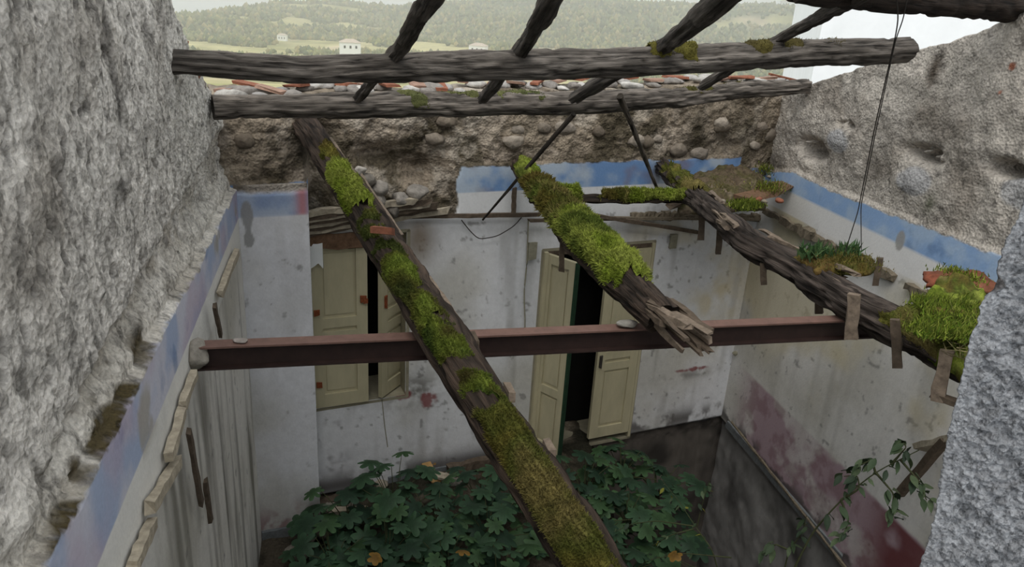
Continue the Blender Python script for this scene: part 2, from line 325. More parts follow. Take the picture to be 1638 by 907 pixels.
# --- left wall
s1 = 5.6
SL = np.concatenate([np.linspace(-.1, 2.2, 170), np.linspace(2.2, s1, 430)[1:]])
def topL(S):
    return np.interp(S, [0, .3, .55, 1.1, 1.3, 1.55, 1.75, 2.1, 6], [3.76, 3.86, 4.0, 4.3, 4.44, 4.66, 5.0, 5.5, 6.4]) + .05*(fb2(S, S*0, 9, 3, 3)-.5)
def offL(s, z):
    edge = 3.135+.012*s+.10*(fb2(s, z*.3, 3.0, 4, 11)-.5) + .05*(fb2(s, z*0, 9, 3, 15)-.5)
    up = sst(edge, edge+.02, z)*.45+sst(edge+.02, edge+.20, z+.12*(fb2(s, z, 7, 4, 119)-.5))*.55; uc = sst(edge-.012, edge+.002, z+.03*(fb2(s, z, 22, 3, 19)-.5))
    rough = fb2(s, z, 6, 5, 12, gain=.6)-.5; fine = fb2(s, z, 26, 4, 13, gain=.65)-.5; pit = sst(.60, .74, fb2(s, z, 17, 4, 14, sx=1.6, sz=.9))
    # upper strip where the coat is thicker than the damaged middle
    coat = sst(3.42, 3.48, z+.10*(fb2(s, z*.4, 4, 4, 16)-.5)+.07*(s-2))
    rubz = np.exp(-((z-edge-.10)/.09)**2); off = up*(-.105+.035*coat+.045*rough+.026*fine-.022*pit+rubz*(.09*(fb2(s, z, 10, 4, 120, gain=.6)-.5))) + (1-up)*(.004*rough)
    c = plaster_col(s, z, 21, (220, 217, 211), .85)
    # long black drips below the ceiling line
    c = mix(c, (96, 92, 84), sst(.46, .72, fb2(s, z, 3.6, 4, 31, sx=2.4, sz=.16))*(z < 2.8)*np.exp(-((s-1.35)/.75)**2)*.85)
    c = mix(c, (232, 230, 225), sst(2.69, 2.71, z)*.8)
    b = blue_col(s, z, 23, (168, 180, 206), (200, 200, 212)); pk = sst(.45, .62, fb2(s, z, 2.4, 4, 24)); b = mix(b, (184, 164, 182), pk*.5)
    ue = sst(2.925, 2.935, z)[..., None]; c = c*(1-ue)+b*ue
    wc = stone_col(s, z, 25, (232, 226, 218), (180, 172, 162))
    wc = mix(wc, (84, 80, 76), pit*.75); wc = mix(wc, (150, 138, 118), (1-coat)*sst(.40, .60, fb2(s, z, 3, 4, 26))*.8); wc = mix(wc, (96, 90, 84), np.exp(-((z+.10*(fb2(s, z*.4, 4, 4, 16)-.5)+.07*(s-2)-3.44)/.012)**2)*sst(.45, .6, fb2(s, z, 5, 3, 126))*.8)
    rub = np.exp(-((z-edge-.08)/.09)**2); wc = mix(wc, (226, 220, 210), rub*.8)
    ms = sst(.47, .56, fb2(s, z, 5, 4, 28))*np.exp(-((z-edge-.04)/.06)**2)*sst(1.9, 2.5, s); wc = mix(wc, (70, 58, 28), ms*.95)
    bk = blob(WL, s, z, 205, 50, .09, .30)+.8*blob(WL, s, z, 225, 180, .05, .12)+.6*blob(WL, s, z, 130, 470, .03, .03)+.7*blob(WL, s, z, 290, 320, .15, .015); wc = mix(wc, (66, 62, 58), sst(.3, .95, bk*(.2+1.3*fb2(s, z, 9, 4, 29)))*.85); mb = sum(blob(WL, s, z, a_, b_, .10, .05) for a_, b_ in ((190, 680), (175, 720), (120, 840), (95, 890), (215, 640))); wc = mix(wc, (74, 62, 26), sst(.25, .5, mb*(.4+1.1*fb2(s, z, 12, 4, 131)))*.95); sm = sst(.60, .66, fb2(s, z, 20, 3, 129, sx=1.5, sz=.8)); wc = mix(wc, (110, 106, 100), sm*.55); ed_ = sst(1.9, 1.2, s+.25*(fb2(s, z, 3, 3, 130)-.5)); wc = mix(wc, (226, 222, 214), ed_*.45)
    wc = mix(wc, (60, 56, 52), blob(WL, s, z, 225, 300, .12, .05)*.7)
    bare = sst(.62, .70, fb2(s, z, 2.7, 4, 37))*sst(2.86, 2.97, z); c = mix(c, (168, 162, 150), bare*.8)
    u = uc[..., None]; return off, c*(1-u)+wc*u, uc
wl = wall('wall_left', WL, SL, rows(topL, [np.linspace(-2.6, -.3, 20), np.linspace(-.28, 2.6, 150), np.linspace(2.61, 2.995, 45), np.linspace(3.0, 4.8, 250)]), offL, .5, M['plaster'])
# --- back wall (main plane) with window and door openings
def sB(x): return (2.635-x)/.9087
win = (sB(-.95), sB(-1.76), .96, 2.60); dor = (sB(1.44), sB(.29), -.02, 2.31)
aP = (P0-CR_).dot(-DB)                                  # where the pier begins, measured on the back wall
SB = np.linspace(-.3, aP+.62, 430)
def topB(S): return np.interp(S, [0, 1.5, 3.5, 5.5], [3.92, 3.86, 3.80, 3.78]) + .06*(fb2(S, S*0, 8, 3, 5)-.5)
brk = [(720, 306), (490, 340)]
def offB(s, z):
    aL, aR = WB.hit(492, 340)[0], WB.hit(728, 300)[0]   # the plaster has fallen above the window between these
    gone = sst(aR-.06, aR+.02, s+.10*(fb2(s, z, 6, 4, 41)-.5))*(1-sst(aL-.02, aL+.05, s))*sst(2.70, 2.76, z)
    edge = 3.17+.03*(fb2(s, z*.3, 6, 4, 42)-.5)
    edge = np.where(s < WB.hit(1185, 262)[0], 3.05+.05*(fb2(s, z*.3, 6, 4, 42)-.5), edge)
    jz = z+.03*(fb2(s, z, 16, 3, 40)-.5); up = np.maximum(sst(edge, edge+.03, z), gone); uc = np.maximum(sst(edge-.01, edge+.004, jz), sst(.2, .4, gone))
    left = sst(aP-.1, aP+.02, s)
    r = fb2(s, z, 3.2, 5, 43, gain=.62)-.5; cr_ = np.clip(1-np.abs(fb2(s, z, 5, 4, 44)-.5)*9, 0, 1)
    off = up*(-.02+.12*r-.012*cr_+.05*(fb2(s, z, 13, 4, 144, gain=.6)-.5)) + left*sst(2.9, 3.1, z)*.36
    cav = blob(WB, s, z, 655, 272, .30, .13)+blob(WB, s, z, 600, 250, .2, .1); off -= .16*np.clip(cav, 0, 1)*up
    c = plaster_col(s, z, 45, (222, 223, 226), .35)
    ym = blob(WB, s, z, 1150, 470, .5, .6)+blob(WB, s, z, 1060, 380, .4, .2); c = mix(c, (206, 192, 152), np.clip(ym, 0, 1)*sst(.35, .6, fb2(s, z, 2.5, 4, 46))*.7)
    bs = sst(.42, .58, fb2(s, z, 7, 5, 47))*(1.2*blob(WB, s, z, 655, 625, .28, .16)+.9*blob(WB, s, z, 720, 690, .5, .18)*sst(.5, .6, fb2(s, z, 5, 4, 147))+blob(WB, s, z, 1100, 600, .35, .06)*.8); c = mix(c, (96, 92, 84), np.clip(bs, 0, 1)*.8)
    rd = 1.3*blob(WB, s, z, 684, 640, .09, .12)+1.0*blob(WB, s, z, 645, 632, .10, .06)+.9*blob(WB, s, z, 1110, 590, .35, .035)
    c = mix(c, (128, 58, 58), sst(.42, .72, rd*(.1+1.6*fb2(s, z, 13, 4, 48)))*.85)
    wn = blob(WB, s, z, 670, 395, .16, .35); c = mix(c, (120, 100, 74), np.clip(wn*1.1, 0, 1)*sst(2.0, 2.6, z)*.8)
    ls = blob(WB, s, z, 530, 690, .15, .1)+blob(WB, s, z, 530, 740, .15, .12); c = mix(c, (120, 116, 120), sst(.5, .6, fb2(s, z, 5, 4, 49))*np.clip(ls, 0, 1)*.9)
    bt = np.exp(-((z-.08)/.13)**2)*sst(.38, .52, fb2(s, z, 5, 4, 50)); c = mix(c, (90, 86, 84), bt*.9)
    st = sst(.5, .6, fb2(s, z, 3.2, 4, 51))*sst(.55, .25, z)*0
    c = mix(c, (226, 227, 228), sst(2.69, 2.71, z)*.8)
    b = blue_col(s, z, 52, (116, 150, 196), (178, 192, 208)); b = mix(b, (130, 116, 128), sst(.5, .68, fb2(s, z, 3, 4, 53))*.6); ue = sst(2.93, 2.94, z)[..., None]; c = c*(1-ue)+b*ue
    wc = stone_col(s, z, 54, (158, 145, 128), (76, 66, 54)); wc = mix(wc, (48, 42, 34), cr_*.25); wc = mix(wc, (172, 160, 146), sst(.52, .62, fb2(s, z, 4.2, 4, 58))*.6)
    wc = mix(wc, (58, 52, 34), sst(.50, .60, fb2(s, z, 2.6, 5, 56, gain=.6))*.75); wc = mix(wc, (196, 186, 172), sst(.56, .64, fb2(s, z, 3.6, 5, 156, gain=.6))*.5); wc = mix(wc, (96, 88, 74), blob(WB, s, z, 1190, 215, .5, .3)*.6)
    wc = mix(wc, (52, 46, 30), blob(WB, s, z, 1115, 215, .12, .28)*.9); wc = mix(wc, (58, 54, 50), blob(WB, s, z, 465, 225, .25, .14)*.6)
    bas = sst(.02, -.06, z); wc2 = stone_col(s, z, 57, (96, 90, 84), (40, 38, 36)); off = off-.06*bas+.1*bas*r
    c = c*(1-bas[..., None])+wc2*bas[..., None]
    u = uc[..., None]; return off, c*(1-u)+wc*u, uc
wb = wall('wall_back', WB, SB, rows(topB, [np.linspace(-2.6, -.2, 30), np.linspace(-.18, 2.99, 250), np.linspace(3.0, 3.85, 90)]), offB, .5, M['plaster'], [(a, b, c_, d_) for a, b, c_, d_ in (win, dor)])
# --- pier at the left of the back wall
def offP(s, z):
    c = plaster_col(s, z, 61, (216, 217, 222), .15)
    b = blue_col(s, z, 62, (140, 158, 190), (170, 182, 202)); b = mix(b, (178, 118, 122), np.exp(-((s-.47)/.05)**2)*.9); ue = sst(2.93, 2.94, z)[..., None]; c = c*(1-ue)+b*ue
    g = blob(WP, s, z, 395, 345, .05, .13)+blob(WP, s, z, 398, 385, .04, .06); c = mix(c, (150, 150, 150), sst(.4, .5, g*(.6+.8*fb2(s, z, 6, 3, 63)))*.95)
    pk = sst(.45, .6, fb2(s, z, 9, 4, 64))*sst(.38, .08, z); c = mix(c, (140, 100, 102), pk*.7)
    up = sst(3.10, 3.13, z+.04*(fb2(s, z, 8, 3, 65)-.5)); c = c*(1-up[..., None])+stone_col(s, z, 66)*up[..., None]
    return .004*(fb2(s, z, 6, 3, 67)-.5)-.03*up, c, up
pl = wall('wall_pier', WP, np.linspace(-.02, (P0-CL_).length, 50), lambda S: np.repeat(np.linspace(-.6, 3.17, 260)[None], len(S), 0), offP, .42, M['plaster'])
# end face of pier towards the window
e0 = (P0-CL_).length
zz = np.linspace(-.6, 3.17, 120); uu = np.linspace(0, -.42, 12); ZZ, UU = np.meshgrid(zz, uu)
Vp = np.array([WP.pt(e0+.002, z_, u_)[:] for z_, u_ in zip(ZZ.ravel(), UU.ravel())]); i, j = np.meshgrid(np.arange(11), np.arange(119), indexing='ij')
Fp = np.stack([i*120+j, i*120+j+1, (i+1)*120+j+1, (i+1)*120+j], -1).reshape(-1, 4)
mesh('jamb', Vp, Fp, M['plaster'], pl, col=plaster_col(UU.ravel(), ZZ.ravel(), 68, (210, 210, 210), .3))
# --- right wall
SR = np.concatenate([np.linspace(-.3, 4.2, 340), np.linspace(4.2, 7.2, 60)[1:]])
def topR(S): return np.interp(S, [0, .3, .52, 1.78, 2.4, 2.76, 7], [3.88, 3.9, 4.01, 4.38, 4.57, 4.73, 6.2]) + .07*(fb2(S, S*0, 7, 3, 6)-.5)
def offR(s, z):
    edge = np.interp(s, [0, .5, 1.0, 2.0, 3.1, 4, 7], [3.0, 3.12, 3.10, 3.12, 3.15, 3.12, 3.1])+.05*(fb2(s, z*.3, 6, 4, 71)-.5)
    up = sst(edge, edge+.05, z); uc = sst(edge-.01, edge+.004, z+.035*(fb2(s, z, 14, 3, 69)-.5)); r = fb2(s, z, 3.6, 5, 72, gain=.6)-.5; f = fb2(s, z, 17, 4, 73)-.5
    off = up*(-.03+.09*r+.02*f)
    for (px, py, a, b, k) in ((1470, 246, .13, .045, .45), (1600, 270, .10, .045, .45), (1290, 238, .16, .07, .4), (1350, 200, .10, .025, .1)):
        off = off-k*blob(WR, s, z, px, py, a, b)*sst(.34, .46, fb2(s, z, 9, 3, 74)+.12)
    off += .05*blob(WR, s, z, 1460, 290, .22, .14)+.05*blob(WR, s, z, 1340, 225, .22, .12)
    c = plaster_col(s, z, 75, (224, 222, 219), .25)
    c = mix(c, (206, 194, 158), sst(.42, .62, fb2(s, z, 1.6, 4, 76))*sst(.9, 1.6, z)*.65)
    dz = .80; dd = sst(.40, .56, fb2(s, z, 3.5, 5, 77)+.06)
    c = mix(c, (170, 144, 154), sst(dz+.02, dz-.02, z+.03*(fb2(s, z, 6, 3, 70)-.5))*(.35+.65*dd)*sst(.1, .8, s)*.9); c = mix(c, (118, 76, 80), sst(dz+.02, dz-.02, z)*sst(.48, .66, fb2(s, z, 7, 5, 170))*sst(.2, .6, s)*.4); c = mix(c, (70, 68, 66), np.exp(-((z-.06)/.10)**2)*sst(.42, .58, fb2(s, z, 6, 4, 171))*.85)
    c = mix(c, (112, 58, 60), sst(dz, dz-.04, z)*sst(2.5, 3.0, s)*sst(.3, .5, fb2(s, z, 3, 4, 78)+.1)*.9)
    c = mix(c, (232, 231, 230), sst(2.69, 2.71, z)*.8)
    b = blue_col(s, z, 79, (146, 176, 216), (170, 192, 218)); ue = sst(2.915, 2.925, z)[..., None]; c = c*(1-ue)+b*ue
    gp = blob(WR, s, z, 1440, 385, .06, .1); c = mix(c, (160, 158, 154), sst(.4, .6, gp)*.9)
    wc = stone_col(s, z, 80, (196, 188, 178), (140, 131, 120)); wc = mix(wc, (64, 52, 38), (blob(WR, s, z, 1490, 110, .07, .22))*sst(.35, .55, fb2(s, z, 9, 4, 81))*.9)
    for (px, py) in ((1460, 290), (1340, 225), (1630, 310)): wc = mix(wc, (176, 176, 178), sst(.35, .6, blob(WR, s, z, px, py, .2, .12)*(.7+.6*fb2(s, z, 8, 3, 83)))*.8)
    wc = mix(wc, (168, 96, 66), sst(.5, .7, blob(WR, s, z, 1611, 106, .045, .035)+.7*blob(WR, s, z, 1596, 148, .04, .03))*.9)
    wc = mix(wc, (60, 72, 36), blob(WR, s, z, 1485, 325, .06, .07)*.7)
    bas = sst(-.02, -.06, z); bc = stone_col(s, z, 84, (150, 148, 146), (60, 58, 56)); c = c*(1-bas[..., None])+bc*bas[..., None]
    off = off-.10*bas*(.5+.5*fb2(s, z, 4, 3, 85))
    u = uc[..., None]; return off, c*(1-u)+wc*u, uc
wr = wall('wall_right', WR, SR, rows(topR, [np.linspace(-2.6, -.12, 60), np.linspace(-.1, 2.99, 220), np.linspace(3.0, 4.7, 150)]), offR, .5, M['plaster'])
# --- near wall with the opening the photograph is taken through, and its rough right jamb
DN = Vector((.9714, .2373, 0)); J = Vector((.735, 1.085, 0))
def solid(name, pts, z0, z1, ma, kind='structure', parent=None):
    n = len(pts); V = [(p[0], p[1], z0) for p in pts]+[(p[0], p[1], z1) for p in pts]
    F = [tuple(range(n-1, -1, -1)), tuple(range(n, 2*n))]+[(i, (i+1) % n, (i+1) % n+n, i+n) for i in range(n)]
    o = mesh(name, V, F, ma, parent, smooth=False, col=np.ones((2*n, 3))*lin((150, 148, 144))); 
    if kind: tag(o, kind=kind)
    return o
NB = Vector((.2373, -.9714, 0))
a_ = J-DN*2.05; b_ = J+DN*2.9
solid('wall_near', [a_, b_, b_+NB*.6, a_+NB*.6], -2.6, 3.0, M['plaster'])
ns_, nz_ = 300, 560
def jamb_point(u, z):
    """profile round the jamb: u<0 along the room side, 0..1 rounded arris, >1 along the reveal"""
us = np.concatenate([np.linspace(-.9, -.03, 50), np.linspace(-.028, .06, 30), np.linspace(.063, .75, 220)])
zs = np.concatenate([np.linspace(3.0, 3.6, 30), np.linspace(3.603, 4.75, 420), np.linspace(4.76, 5.6, 40)]); U_, Z_ = np.meshgrid(us, zs, indexing='ij')
bx = J.x+DN.x*np.where(U_ < 0, -U_, 0)*1.0; by = J.y+DN.y*np.where(U_ < 0, -U_, 0)
revd = (Vector((.70, .05, 0))-J*0).normalized(); revd = Vector((.93, -.37, 0)).normalized()   # splayed reveal towards the camera side
bx = bx+revd.x*np.where(U_ > 0, U_, 0); by = by+revd.y*np.where(U_ > 0, U_, 0)
nr = Vector((-.37, -.93, 0)).normalized(); nf = -NB
tR = sst(-.05, .05, U_); nx_ = nf.x*(1-tR)+nr.x*tR; ny_ = nf.y*(1-tR)+nr.y*tR
pp = np.stack([bx, by, Z_], -1)
rel = .05*(fbm(pp, 5, 3, 91)-.5)+.022*(fbm(pp, 22, 3, 92, .6)-.5)+.030*(fbm(pp, 110, 2, 93, .65)-.5)
hole = sst(.66, .74, fbm(pp, 11, 4, 94)); rel = rel-.03*hole; rel = rel+.012*np.abs(fbm(pp, 34, 2, 95)-.5)
lean = .07*(fbm(np.stack([Z_*0, Z_*0, Z_], -1), 2.4, 4, 96)-.5)
vx = bx+nx_*rel-lean*1.0*np.exp(-np.abs(U_)*3); vy = by+ny_*rel
cc = np.ones(vx.shape+(3,))*lin((160, 162, 166)); cc = cc*(.55+.9*fbm(pp, 45, 3, 97))[..., None]; cc = mix(cc, (70, 62, 56), hole*.8)
i, j = np.meshgrid(np.arange(len(us)-1), np.arange(len(zs)-1), indexing='ij'); m_ = len(zs)
Fj = np.stack([i*m_+j, i*m_+j+1, (i+1)*m_+j+1, (i+1)*m_+j], -1).reshape(-1, 4)
tag(mesh('wall_right_jamb', np.stack([vx, vy, Z_], -1).reshape(-1, 3), Fj, M['stucco'], col=cc.reshape(-1, 3)), kind='structure')
# ---------------------------------------------------------------- land beyond the house
SKY = [(-60, -3.4), (-30, -3.3), (-23.8, -3.0), (-19.4, -2.3), (-14.4, -1.8), (-10, -1.6), (-6.5, -1.1), (-2, -.6), (1, -.25), (5, -.15), (9, -.3), (13, -.1), (16.5, .2), (22, .1), (40, .8), (60, 1)]
def elev(az, r):
    sk = np.interp(az, [a for a, _ in SKY], [b for _, b in SKY]); lr = np.log(r)
    base = np.interp(lr, np.log([25, 60, 120, 250, 420, 620, 900, 1300, 1900]), [-24, -14, -9.5, -6.6, -4.8, -3.9, -2.6, 0, 0]); k = sst(np.log(650), np.log(1250), lr)
    return np.where(r <= 1300, base*(1-k)+(sk)*k, sk-(r-1300)*.003)
def land(az, r):
    x = np.sin(np.radians(az))*r; y = np.cos(np.radians(az))*r
    z = CZ+r*np.tan(np.radians(elev(az, r))); q = np.stack([x, y, x*0], -1)
    z = z+(fbm(q, 1/140, 4, 101)-.5)*np.clip(r/1100, 0, 1)*42*np.where(r > 1100, .35, 1)
    return x, y, z
az = np.linspace(-70, 70, 420); rr = np.exp(np.linspace(math.log(22), math.log(2300), 260)); A_, R_ = np.meshgrid(az, rr, indexing='ij')
X_, Y_, Z2 = land(A_, R_); q = np.stack([X_, Y_, Z2], -1)
f = fbm(q, 1/90, 5, 103); forest = sst(.40, .56, f+.18*sst(420, 900, R_)-.05)
c = np.ones(f.shape+(3,))*lin((190, 182, 132)); c = mix(c, (150, 148, 96), sst(.4, .7, fbm(q, 1/25, 4, 104))); c = mix(c, (196, 178, 150), sst(.58, .66, fbm(q, 1/60, 3, 105))*.8)
c = mix(c, (84, 98, 56), forest); c = c*(.75+.5*fbm(q, 1/9, 3, 106))[..., None]
i, j = np.meshgrid(np.arange(419), np.arange(259), indexing='ij')
tag(mesh('ground_valley', q.reshape(-1, 3), np.stack([i*260+j, (i+1)*260+j, (i+1)*260+j+1, i*260+j+1], -1).reshape(-1, 4), M['hill'], col=c.reshape(-1, 3)), kind='structure')
def forest_mesh(n, name, seed, rmin, rmax, label):
    g = np.random.default_rng(seed); a = g.uniform(-28, 26, n*3); r = np.exp(g.uniform(math.log(rmin), math.log(rmax), n*3))
    x, y, z = land(a, r); q = np.stack([x, y, z], -1); f = fbm(q, 1/90, 5, 103)+.18*sst(420, 900, r)-.05
    k = np.where(f > .45)[0][:n]; x, y, z, r = x[k], y[k], z[k], r[k]; m = len(k)
    s = g.uniform(1.3, 3.0, m)*np.clip(r/600, .5, 1.3); T = np.array([(0, 0, 1.0), (.8, 0, .35), (.25, .76, .35), (-.65, .47, .35), (-.65, -.47, .35), (.25, -.76, .35), (.55, 0, -.3), (-.3, .45, -.3), (-.3, -.45, -.3)])
    F0 = np.array([(0, 1, 2), (0, 2, 3), (0, 3, 4), (0, 4, 5), (0, 5, 1), (1, 6, 2), (2, 6, 7), (2, 7, 3), (3, 7, 8), (3, 8, 4), (4, 8, 5), (5, 8, 6), (5, 6, 1)])
    V = T[None]*s[:, None, None]*g.uniform(.8, 1.2, (m, 9, 1)); V[..., 2] *= g.uniform(.9, 1.7, (m, 1)); V += np.stack([x, y, z+s*.3], -1)[:, None]
    F = (F0[None]+np.arange(m)[:, None, None]*9).reshape(-1, 3); P = lin([(104, 112, 72), (128, 130, 80), (86, 98, 68), (150, 140, 96), (116, 118, 84)])
    c = P[g.integers(0, 5, m)]*g.uniform(.7, 1.25, (m, 1)); c = np.repeat(c, 9, 0)
    tag(mesh(name, V.reshape(-1, 3), F, M['tree'], col=c, smooth=True), label, 'trees', kind='stuff')
forest_mesh(26000, 'hillside_woodland', 5, 330, 1500, 'pale green woodland covering the hills behind the ruined roof')
forest_mesh(1500, 'valley_bushes', 6, 70, 330, 'yellow green bushes on the slope just past the back wall')
def ground_z(px, py, D):
    p = far(px, py, D); return p
def house(px, py, D, w_, h_, d_, label, name='farmhouse', rot=.3, roof=(176, 150, 130)):
    p = far(px, py, D); t = empty(name, p); t.rotation_euler.z = rot
    wm = M['white']; boxm('wall', (0, 0, h_/2-2), (1, 0, 0), (0, 1, 0), (0, 0, 1), w_, d_, h_+4, wm, t)
    V = [(-w_*.54, -d_*.56, h_), (w_*.54, -d_*.56, h_), (w_*.54, d_*.56, h_), (-w_*.54, d_*.56, h_), (-w_*.2, 0, h_+w_*.16), (w_*.2, 0, h_+w_*.16)]
    mesh('roof', V, [(0, 1, 5, 4), (1, 2, 5), (2, 3, 4, 5), (3, 0, 4), (3, 2, 1, 0)], M['roofm'], t, smooth=False)
    for k in (-.28, 0, .28): boxm('window', (k*w_, -d_/2-.03, h_*.55), (1, 0, 0), (0, 1, 0), (0, 0, 1), w_*.09, .12, h_*.28, M['dark'], t)
    return tag(t, label, 'house')
M['roofm'] = mat('faded_roof', (196, 182, 168), nscale=1, namp=.2, bump=0)
house(560, 83, 380, 9.5, 4.4, 6, 'small white house with hipped roof on the far slope, left of the first pole')
house(765, 86, 400, 8.5, 4.0, 6, 'small pale house on the far slope between the first and second pole', rot=-.2)
house(452, 66, 620, 7, 4.5, 5, 'tiny white cottage far off above the upper log near its left end', rot=.1)
house(1255, 12, 1150, 12, 8, 8, 'distant grey block on the skyline at the right end of the hills', 'hilltop_building', 0)
t = empty('wire_fence', far(705, 98, 130)); t.rotation_euler.z = .05
for k in range(15): boxm('post', (k*.62-4.4, 0, .6), (1, 0, 0), (0, 1, 0), (0, 0, 1), .07, .07, 1.2, M['wire'], t)
for z_ in (.5, 1.1): boxm('rail', (0, 0, z_), (1, 0, 0), (0, 1, 0), (0, 0, 1), 9, .05, .06, M['wire'], t)
tag(t, 'thin railing on the slope seen above the upper log, right of the first pole', 'fence')
# valley air: real haze between the house and the hills
hz = boxm('valley_haze', (0, 1000, 60), (1, 0, 0), (0, 1, 0), (0, 0, 1), 3600, 1900, 900, None)
hm = bpy.data.materials.new('haze'); hm.use_nodes = True; hn = hm.node_tree; hn.nodes.remove(hn.nodes['Principled BSDF'])
vs = hn.nodes.new('ShaderNodeVolumeScatter'); vs.inputs['Density'].default_value = 0.0009; vs.inputs['Color'].default_value = (1, 1, 1, 1); vs.inputs['Anisotropy'].default_value = .3
hn.links.new(vs.outputs[0], hn.nodes['Material Output'].inputs['Volume']); hz.data.materials.clear(); hz.data.materials.append(hm)
tag(hz, 'pale haze hanging over the valley and hills', 'haze', kind='stuff')
# neighbour's white house on the right
c0 = far(1311, 60, 11.0); e1 = Vector((.96, -.26, 0)).normalized(); e2 = Vector((.26, .96, 0)).normalized()
n0 = Vector((c0.x, c0.y, 0)); 
t = empty('neighbour_house', (n0.x, n0.y, 0))
solid('wall', [(0, 0), tuple((e1*9)[:2]), tuple((e1*9+e2*7)[:2]), tuple((e2*7)[:2])], -5, 7.2, M['white'], None, t)
solid('roof', [tuple((-e1*.4-e2*.4)[:2]), tuple((e1*9.4-e2*.4)[:2]), tuple((e1*9.4+e2*7.4)[:2]), tuple((e2*7.4-e1*.4)[:2])], 7.2, 7.45, M['tile'], None, t)
tag(t, 'bright white rendered house wall rising behind the right wall of the ruin', 'house')
# ---------------------------------------------------------------- roof logs
def wooden_log(name, label, path, rad, seed, c0=(158, 150, 142), c1=(78, 72, 66), nseg=28, nlen=260, amp=.02, groove=.016, group=None, ms=None, cat='log', flat=0, ry=1):
    T = tube(path, rad, nseg, nlen, amp, groove, flat, ry, seed); t = empty(name, path[0])
    T['V'] = T['V']-np.array(path[0]); T['C'] = T['C']-np.array(path[0])
    log('trunk', T, c0, c1, t, seed); tag(t, label, cat, group)
    return t, T
A = lambda W, px, py, o=0: W.at(px, py, o)
def onl(px, py, a):                                    # on the vertical plane of a purlin line (parallel to the back wall)
    return Wall(Vector((*a, 0)), DB, Vector((.4172, -.9087, 0))).at(px, py)
l1 = [(-1.72+.03, 3.83), (-1.92, 4.73)]
P1a, P1b = A(WL, 285, 100, -.05), A(WR, 1452, 80, .22)
def lerp(a, b, k): return Vector(a)*(1-k)+Vector(b)*k
dd = (P1b-P1a); pz = lambda a, b, k, dz: lerp(a, b, k)+Vector((0, 0, dz))
w1, T1 = wooden_log('roof_purlin', 'long grey cracked upper roof log crossing the room from wall to wall', [P1a-dd*.03, P1a, pz(P1a, P1b, .12, -.05), pz(P1a, P1b, .25, -.045), pz(P1a, P1b, .5, -.05), pz(P1a, P1b, .8, -.01), P1b], [.07, .075, .092, .092, .092, .095, .095], 11, nlen=420, nseg=36, cat='log')
moss('moss', T1, w1, 2.9, 3.3, .42, .03, 3, side=.1, blades=500, cols=[(92, 88, 40), (110, 104, 48)])
moss('moss', T1, w1, 3.6, 4.6, .5, .02, 5, side=.2, blades=500, cols=[(84, 76, 44), (100, 92, 48)])
P2a, P2b = A(WL, 340, 172, -.05), A(WR, 1290, 138, 0)
w2, T2 = wooden_log('roof_purlin', 'long grey lower roof log lying along the top of the back wall', [P2a, pz(P2a, P2b, .25, -.03), pz(P2a, P2b, .5, -.07), pz(P2a, P2b, .7, -.06), pz(P2a, P2b, .85, -.01), P2b], [.08, .09, .095, .095, .08, .07], 23, nlen=420, nseg=36, c0=(172, 162, 152))
moss('moss', T2, w2, 1.2, 2.6, .62, .02, 7, side=-.3, blades=800, cols=[(84, 92, 56), (110, 112, 70)])
moss('moss', T2, w2, 3.6, 4.6, .6, .015, 9, side=.2, blades=400, cols=[(104, 104, 50), (90, 84, 46)])
def polep(P, rad, label, seed, **k): return wooden_log('roof_pole', label, P, rad, seed, k.get('c0', (134, 126, 118)), (66, 60, 56), nseg=18, nlen=180, amp=.02, groove=.012, cat='pole')
def pole2(top, low, exit_, rad, label, seed):
    a = onl(*low, l1[1]); b = onl(*top, l1[0]); q = onl(*exit_, (l1[0][0]+.28, l1[0][1]-1.15)); a.z += .03; b.z += .02
    return polep([q+(q-b)*1.8, q, b, a, a-(b-a)*.22], [rad*1.05, rad, rad, rad*.85, rad*.8], label, seed)
pole2((640, 84), (583, 152), (694, -12), .050, 'slim dark roof pole with a stub of branch, leftmost of the four', 31)
pole2((838, 82), (782, 152), (888, -12), .056, 'dark knobbly roof pole, second from the left of the four', 33)
pole2((1068, 76), (940, 150), (1165, -12), .068, 'thick split grey roof pole, third from the left of the four', 35)
pole2((1258, 60), (1142, 132), (1385, -12), .050, 'crooked thin roof pole, rightmost of the four', 37)
q0, q1 = A(WR, 1640, 12, -.2), far(1440, -8, 5.0)
wooden_log('roof_purlin', 'dark heavy log end at the top right corner resting in the right wall', [q0, lerp(q0, q1, .5), q1, q1+(q1-q0)*.6], [.11, .10, .09, .09], 39, (70, 58, 50), (40, 34, 30), nlen=120)
# sticks hanging from the lower log
a = onl(918, 190, l1[1])+Vector((0, .05, .03)); b = WB.at(772, 352, .12)
wooden_log('fallen_stick', 'thin dark stick slanting from the lower roof log down to the lath strip', [a, lerp(a, b, .5), b], [.022, .018, .010], 41, (84, 76, 68), (46, 42, 38), nseg=8, nlen=60, amp=.004, groove=.003, cat='stick')
a = onl(985, 150, l1[1])+Vector((.02, -.12, 0)); b = WB.at(1052, 306, .35)
wooden_log('fallen_batten', 'pale split batten hanging from the lower roof log to the right joist', [a, lerp(a, b, .5), b], [.028, .022, .018], 43, (140, 130, 118), (84, 76, 68), nseg=8, nlen=60, amp=.006, groove=.006, cat='batten')
